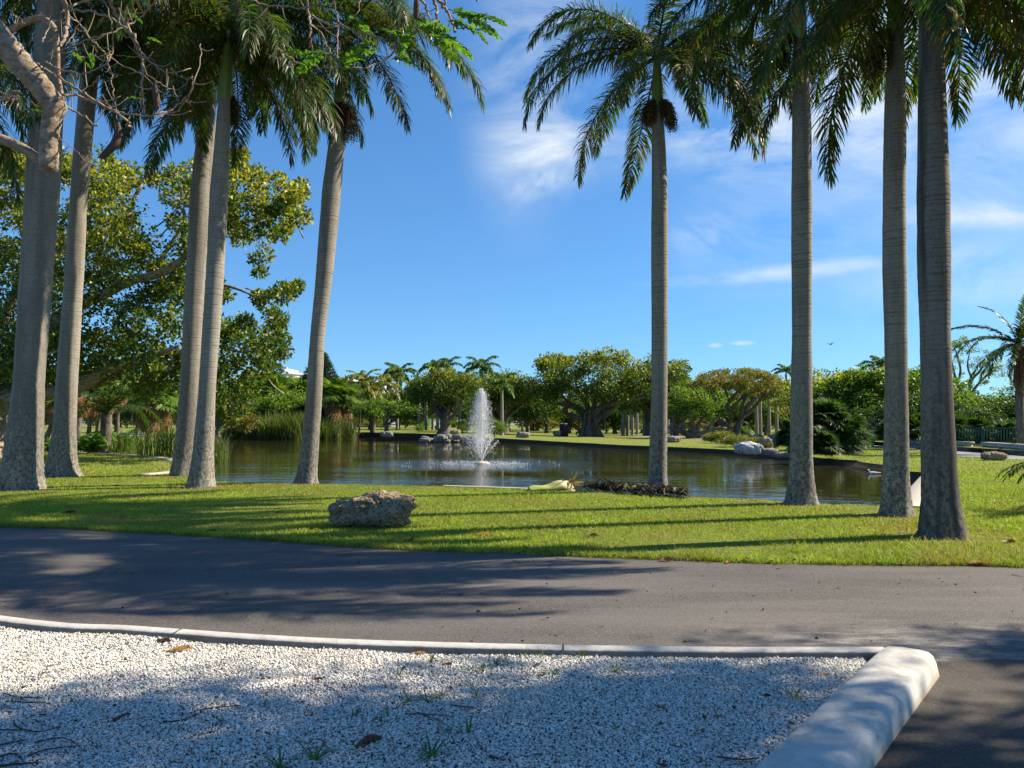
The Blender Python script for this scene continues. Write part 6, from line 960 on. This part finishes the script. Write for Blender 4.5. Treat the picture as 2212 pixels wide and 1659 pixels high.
# ------------------------------------------------------------------ litter: fallen leaves, twigs, weeds
def leaf_mesh(seed, L, W, curl, mat):
    r = np.random.default_rng(seed); b = MB(); n, m_ = 12, 5; V = []
    for i in range(n):
        u = i / (n - 1); w = W * sin(pi * min(1, u * .98 + .01)) ** .8 * (1 - .3 * u)
        for v in np.linspace(-1, 1, m_): V.append((L * (u - .5), v * w * .5, .006 + curl * L * (.55 * abs(v) ** 1.5 * sin(pi * u) + .5 * (u - .5) ** 2 + .12 * sin(u * 7 + v * 2)) + r.normal(0, .002)))
    i, j = np.meshgrid(np.arange(n - 1), np.arange(m_ - 1), indexing='ij'); b.add(V, np.stack([i * m_ + j, i * m_ + j + 1, (i + 1) * m_ + j + 1, (i + 1) * m_ + j], -1).reshape(-1, 4), None, np.repeat(np.clip(r.normal(.5, .2, n), 0, 1), m_)); tube(b, [(-L * .5, 0, .008), (-L * .68, .01, .012)], [.003, .002], 5, 3, c=.2); return b.mesh('fallen_leaf', M[mat])
LT = [leaf_mesh(k, .17, .075, .22, 'leaf_tan') for k in range(2)] + [leaf_mesh(5 + k, .15, .07, .4, 'leaf_brown') for k in range(2)]
for x, y, z, k, s, a, l in [(388, 1402, .09, 0, 1.0, .25, 'large orange-tan leaf lying on sunlit gravel'), (283, 1369, .09, 1, .6, 1.0, 'small tan leaf against the slim kerb'), (353, 1384, .09, 2, .8, -.3, 'curled dark brown leaf by the slim kerb joint'), (797, 1604, .09, 3, .95, .75, 'long brown leaf on shaded gravel among the weeds'), (904, 1408, .09, 1, .55, .2, 'small yellow-brown leaf in the gravel under the slim kerb'), (967, 1434, .09, 3, .5, 0, 'flat brown bark-like leaf on sunlit gravel near the weeds'), (872, 1440, .09, 3, .32, .5, 'tiny dark leaf beside a lone grass stem'), (685, 1465, .09, 2, .45, .2, 'small dark curled leaf at the shade line'), (570, 1450, .09, 3, .28, 1, 'tiny brown crumb of leaf on sunlit gravel'), (1041, 1450, .09, 2, .45, .8, 'small red-brown leaf among the weeds at the shade line'), (1781, 1456, .09, 1, .5, 0, 'small orange leaf on gravel beside the broad kerb'), (1655, 1500, .09, 3, .4, .1, 'dark leaf near the weed beside the broad kerb'), (1896, 1588, .02, 2, .5, .4, 'curled leaf at the foot of the broad kerb on dark asphalt'),
        (1047, 1154, .02, 0, 1.6, .1, 'big crumpled pale leaf sheath piece on the lawn'), (885, 1168, .02, 2, 1.5, 1.2, 'dark brown stalk debris on the lawn edge below the boulder'), (720, 1092, .02, 3, .8, .3, 'brown leaf lying behind the boulder'), (1280, 1158, .02, 3, 1.3, .2, 'flat brown leaf patch within the longest shadow'), (1195, 1085, .02, 2, .9, .9, 'dark leaf on sunny grass below the fallen frond'), (1020, 1108, .02, 1, .8, .2, 'pale leaf between two shadows east of the boulder'), (1576, 1213, .02, 0, 1.0, .9, 'pink-tan leaf at the lawn edge by the road'), (1440, 1210, .02, 3, 1.1, .1, 'brown leaf in the grass edge west of the pink-tan one'), (1870, 1205, .02, 2, 1.0, .3, 'brown leaf in tall grass before the tight palm pair'), (1842, 1212, .02, 2, 1.2, 1.2, 'dark brown leaf at the grass edge before the pair'), (1958, 1217, .02, 2, 1.3, .7, 'chestnut-brown leaf at the road edge below the thickest trunk'), (1988, 1204, .02, 3, 1.0, .4, 'dark leaf in the grass just below the thickest trunk'), (2118, 1219, .02, 0, 1.9, .1, 'large pink-tan leaf at the corner of lawn and road'), (2180, 1172, .02, 3, 1.4, .2, 'brown leaf on the lawn at the far east'), (1665, 1214, .02, 2, .9, .6, 'small brown leaf at the grass edge midway'), (455, 1148, .02, 2, 1.2, .3, 'dark leaf in the shaded lawn'), (150, 1108, .02, 3, 1.5, .1, 'brown leaf in the shaded lawn below the stoutest trunk'), (600, 1108, .02, 3, .9, .1, 'tan-brown leaf on grass below the leaning palm'), (250, 1050, .02, 3, 1.2, .1, 'dry leaf on sunny grass between the front palms')]:
    p = onz(x, y, z); tag(link('fallen_leaf', LT[k], None, (p[0], p[1], z - .012), (random.uniform(-.1, .1), random.uniform(-.1, .1), a), s), l, 'leaf', 'fallen leaves')
def tw(pts, z, r, label, mat='dark_twig'):
    P_ = [onz(x, y, z) for x, y in pts]; c = np.mean(P_, 0); b = MB(); tube(b, [q - c for q in P_], np.linspace(r, r * .5, len(pts)), 6, len(pts) * 5, rough=.06); tag(link('fallen_twig', b.mesh('fallen_twig', M[mat]), None, tuple(c)), label, 'twig', 'fallen twigs')
G = lambda *p: [(x / 4, 1244 + y / 4) for x, y in p]; H4 = lambda *p: [(553 + x / 4, 1244 + y / 4) for x, y in p]
for pts, r, l in [(G((20, 1010), (150, 1045), (260, 1052), (380, 1045)), .003, 'thin curved twig on sunlit gravel near the picture corner'), (G((60, 1080), (250, 1092), (440, 1098)), .004, 'straight twig on sunlit gravel just above the shade line'), (G((170, 955), (270, 935), (335, 895), (290, 870), (180, 870)), .002, 'hooked thin stem on sunlit gravel'), (G((985, 1245), (1050, 1210), (1110, 1188)), .010, 'short thick dark stick lying on the shade line'), (G((1410, 1258), (1550, 1250), (1700, 1200), (1780, 1140), (1680, 1112), (1520, 1128)), .004, 'looping dark twig in shaded gravel'), (G((1640, 1190), (1800, 1145), (2080, 1118)), .006, 'long dark stick crossing the looping twig'), (G((1580, 1195), (1590, 1130), (1670, 1065)), .003, 'thin twig standing off the looping twig'), (G((1830, 1210), (1910, 1260), (1880, 1330), (1780, 1360), (1690, 1365)), .003, 'wide hook-shaped stem in shaded gravel'), (G((120, 1275), (180, 1320), (330, 1345), (530, 1300)), .005, 'dark bowed twig in shaded gravel by the picture corner'), (G((0, 1330), (280, 1332)), .004, 'straight dark twig under the bowed one'), (G((300, 1440), (520, 1400), (640, 1440), (725, 1515)), .004, 'arched dark stem over the lower gravel'), (G((240, 1555), (400, 1500), (655, 1468)), .005, 'long dark stem under the arched one'), (G((0, 1460), (240, 1412)), .005, 'dark twig running in from the picture edge'), (G((0, 1640), (320, 1612)), .007, 'thick dark twig at the bottom edge'), (G((0, 1560), (120, 1535), (190, 1590)), .005, 'forked dark twig tip at the bottom corner'),
        (H4((590, 945), (680, 985), (740, 1060)), .003, 'bowed stem at the shade line above the weeds'), (H4((1290, 1190), (1500, 1195), (1710, 1215)), .004, 'straight dark stem among the weeds'), (H4((1420, 1190), (1560, 1240), (1695, 1320)), .003, 'slanting dark stem among the weeds'), (H4((1520, 640), (1650, 660), (1800, 668)), .003, 'thin tan stem below the slim kerb'), (H4((2020, 1555), (2120, 1590), (2210, 1600)), .008, 'dark stick at the bottom below the weeds'), (H4((1680, 1115), (1800, 1130), (1910, 1140)), .004, 'dark stem just under the weed row'), ([(1690, 1418), (1720, 1412), (1750, 1416), (1775, 1424)], .005, 'dark twig leaning on the slim kerb near the corner'), ([(1548, 1634), (1600, 1640), (1640, 1637)], .005, 'dark twig at the foot of the broad kerb')]: tw(pts, .088, r, l)
for pts, l in [([(758, 1238), (790, 1245), (818, 1246)], 'thin dark stem on the asphalt below the boulder'), ([(1108, 1210), (1140, 1216), (1175, 1214), (1182, 1209)], 'thin bent stem on asphalt by the lawn edge'), ([(1325, 1238), (1336, 1231), (1358, 1238), (1352, 1244)], 'small hooked stem in the middle of the asphalt'), ([(1200, 1206), (1270, 1212), (1330, 1215)], 'reddish stem along the lawn edge'), ([(2185, 1241), (2210, 1246)], 'short brown stick on asphalt at the eastern edge')]: tw(pts, .014, .004, l, 'twig')
def weed_mesh(seed, n, L, flat):
    r = np.random.default_rng(seed); b = MB()
    for q in range(n):
        a = r.uniform(0, 6.28); e = r.uniform(.15, 1.4) * (1 - flat) + .1; l = L * r.uniform(.5, 1.1); d = np.array([cos(a) * cos(e), sin(a) * cos(e), sin(e)]); p1 = d * l * .5; p2 = d * l + np.array([0, 0, -.25 * l * cos(e)]); p2[2] = max(p2[2], .004); s = np.array([-sin(a), cos(a), 0]) * r.uniform(.0025, .0045); b.add([-s, s, p1 + s, p1 - s, p2], [(0, 1, 2, 3)], [(3, 2, 4)], float(np.clip(r.normal(.5, .2), 0, 1)))
    return b.mesh('grass_tuft', M['weed'])
WD = [weed_mesh(1, 9, .16, .3), weed_mesh(2, 16, .15, .5), weed_mesh(3, 5, .17, .0)]
for x, y, k, s, l in [(860, 1459, 2, 1.0, 'lone upright grass stem on sunlit gravel'), (930, 1431, 2, .9, 'thin grass stem with runner just under the slim kerb'), (884, 1516, 0, 1.1, 'upright grass tuft at the western end of the weed row'), (923, 1514, 1, .8, 'bushy small tuft in the middle of the weed row'), (950, 1504, 1, .7, 'dark tuft at the eastern end of the weed row'), (765, 1551, 0, .9, 'small spiky tuft apart in shaded gravel'), (840, 1549, 0, .9, 'low tuft above the long brown leaf'), (823, 1566, 1, .8, 'sprawling flat tuft touching the long brown leaf'), (1030, 1504, 0, .8, 'small tuft alone east of the weed row'), (1043, 1449, 0, .8, 'tuft right on the shade line'), (1070, 1440, 1, 1.0, 'bigger tuft in the shade below the slim kerb'), (1090, 1432, 0, .8, 'tuft beside the bigger one below the slim kerb'), (1010, 1585, 0, 1.2, 'long-bladed tuft with runner low in the shade'), (968, 1587, 2, .8, 'single upright stem near the long-bladed tuft'), (932, 1632, 1, 1.25, 'largest dark green tuft near the bottom'), (605, 1656, 1, 1.1, 'green tuft cut by the bottom edge'), (678, 1641, 0, 1.25, 'tall spreading tuft at the bottom edge'), (1135, 1420, 2, .8, 'short stem against the slim kerb'), (1175, 1418, 0, .8, 'grass tuft at the slim kerb near the joint'), (1255, 1422, 0, .9, 'grass tuft just past the slim kerb joint'), (1330, 1450, 1, .8, 'low tuft in half shade below the slim kerb'), (1620, 1417, 0, .8, 'grass tuft tucked under the slim kerb near the corner'), (1715, 1506, 1, 1.0, 'round tuft on gravel beside the broad kerb'), (1010, 1450, 0, .7, 'small tuft on the shade line beside the red-brown leaf'), (1200, 1455, 0, .7, 'thin tuft in shade under the kerb joint')]:
    p = onz(x, y, .08); tag(link('grass_tuft', WD[k], None, (p[0], p[1], .072), (0, 0, random.uniform(0, 6)), s), l, 'weed', 'weeds in the gravel')
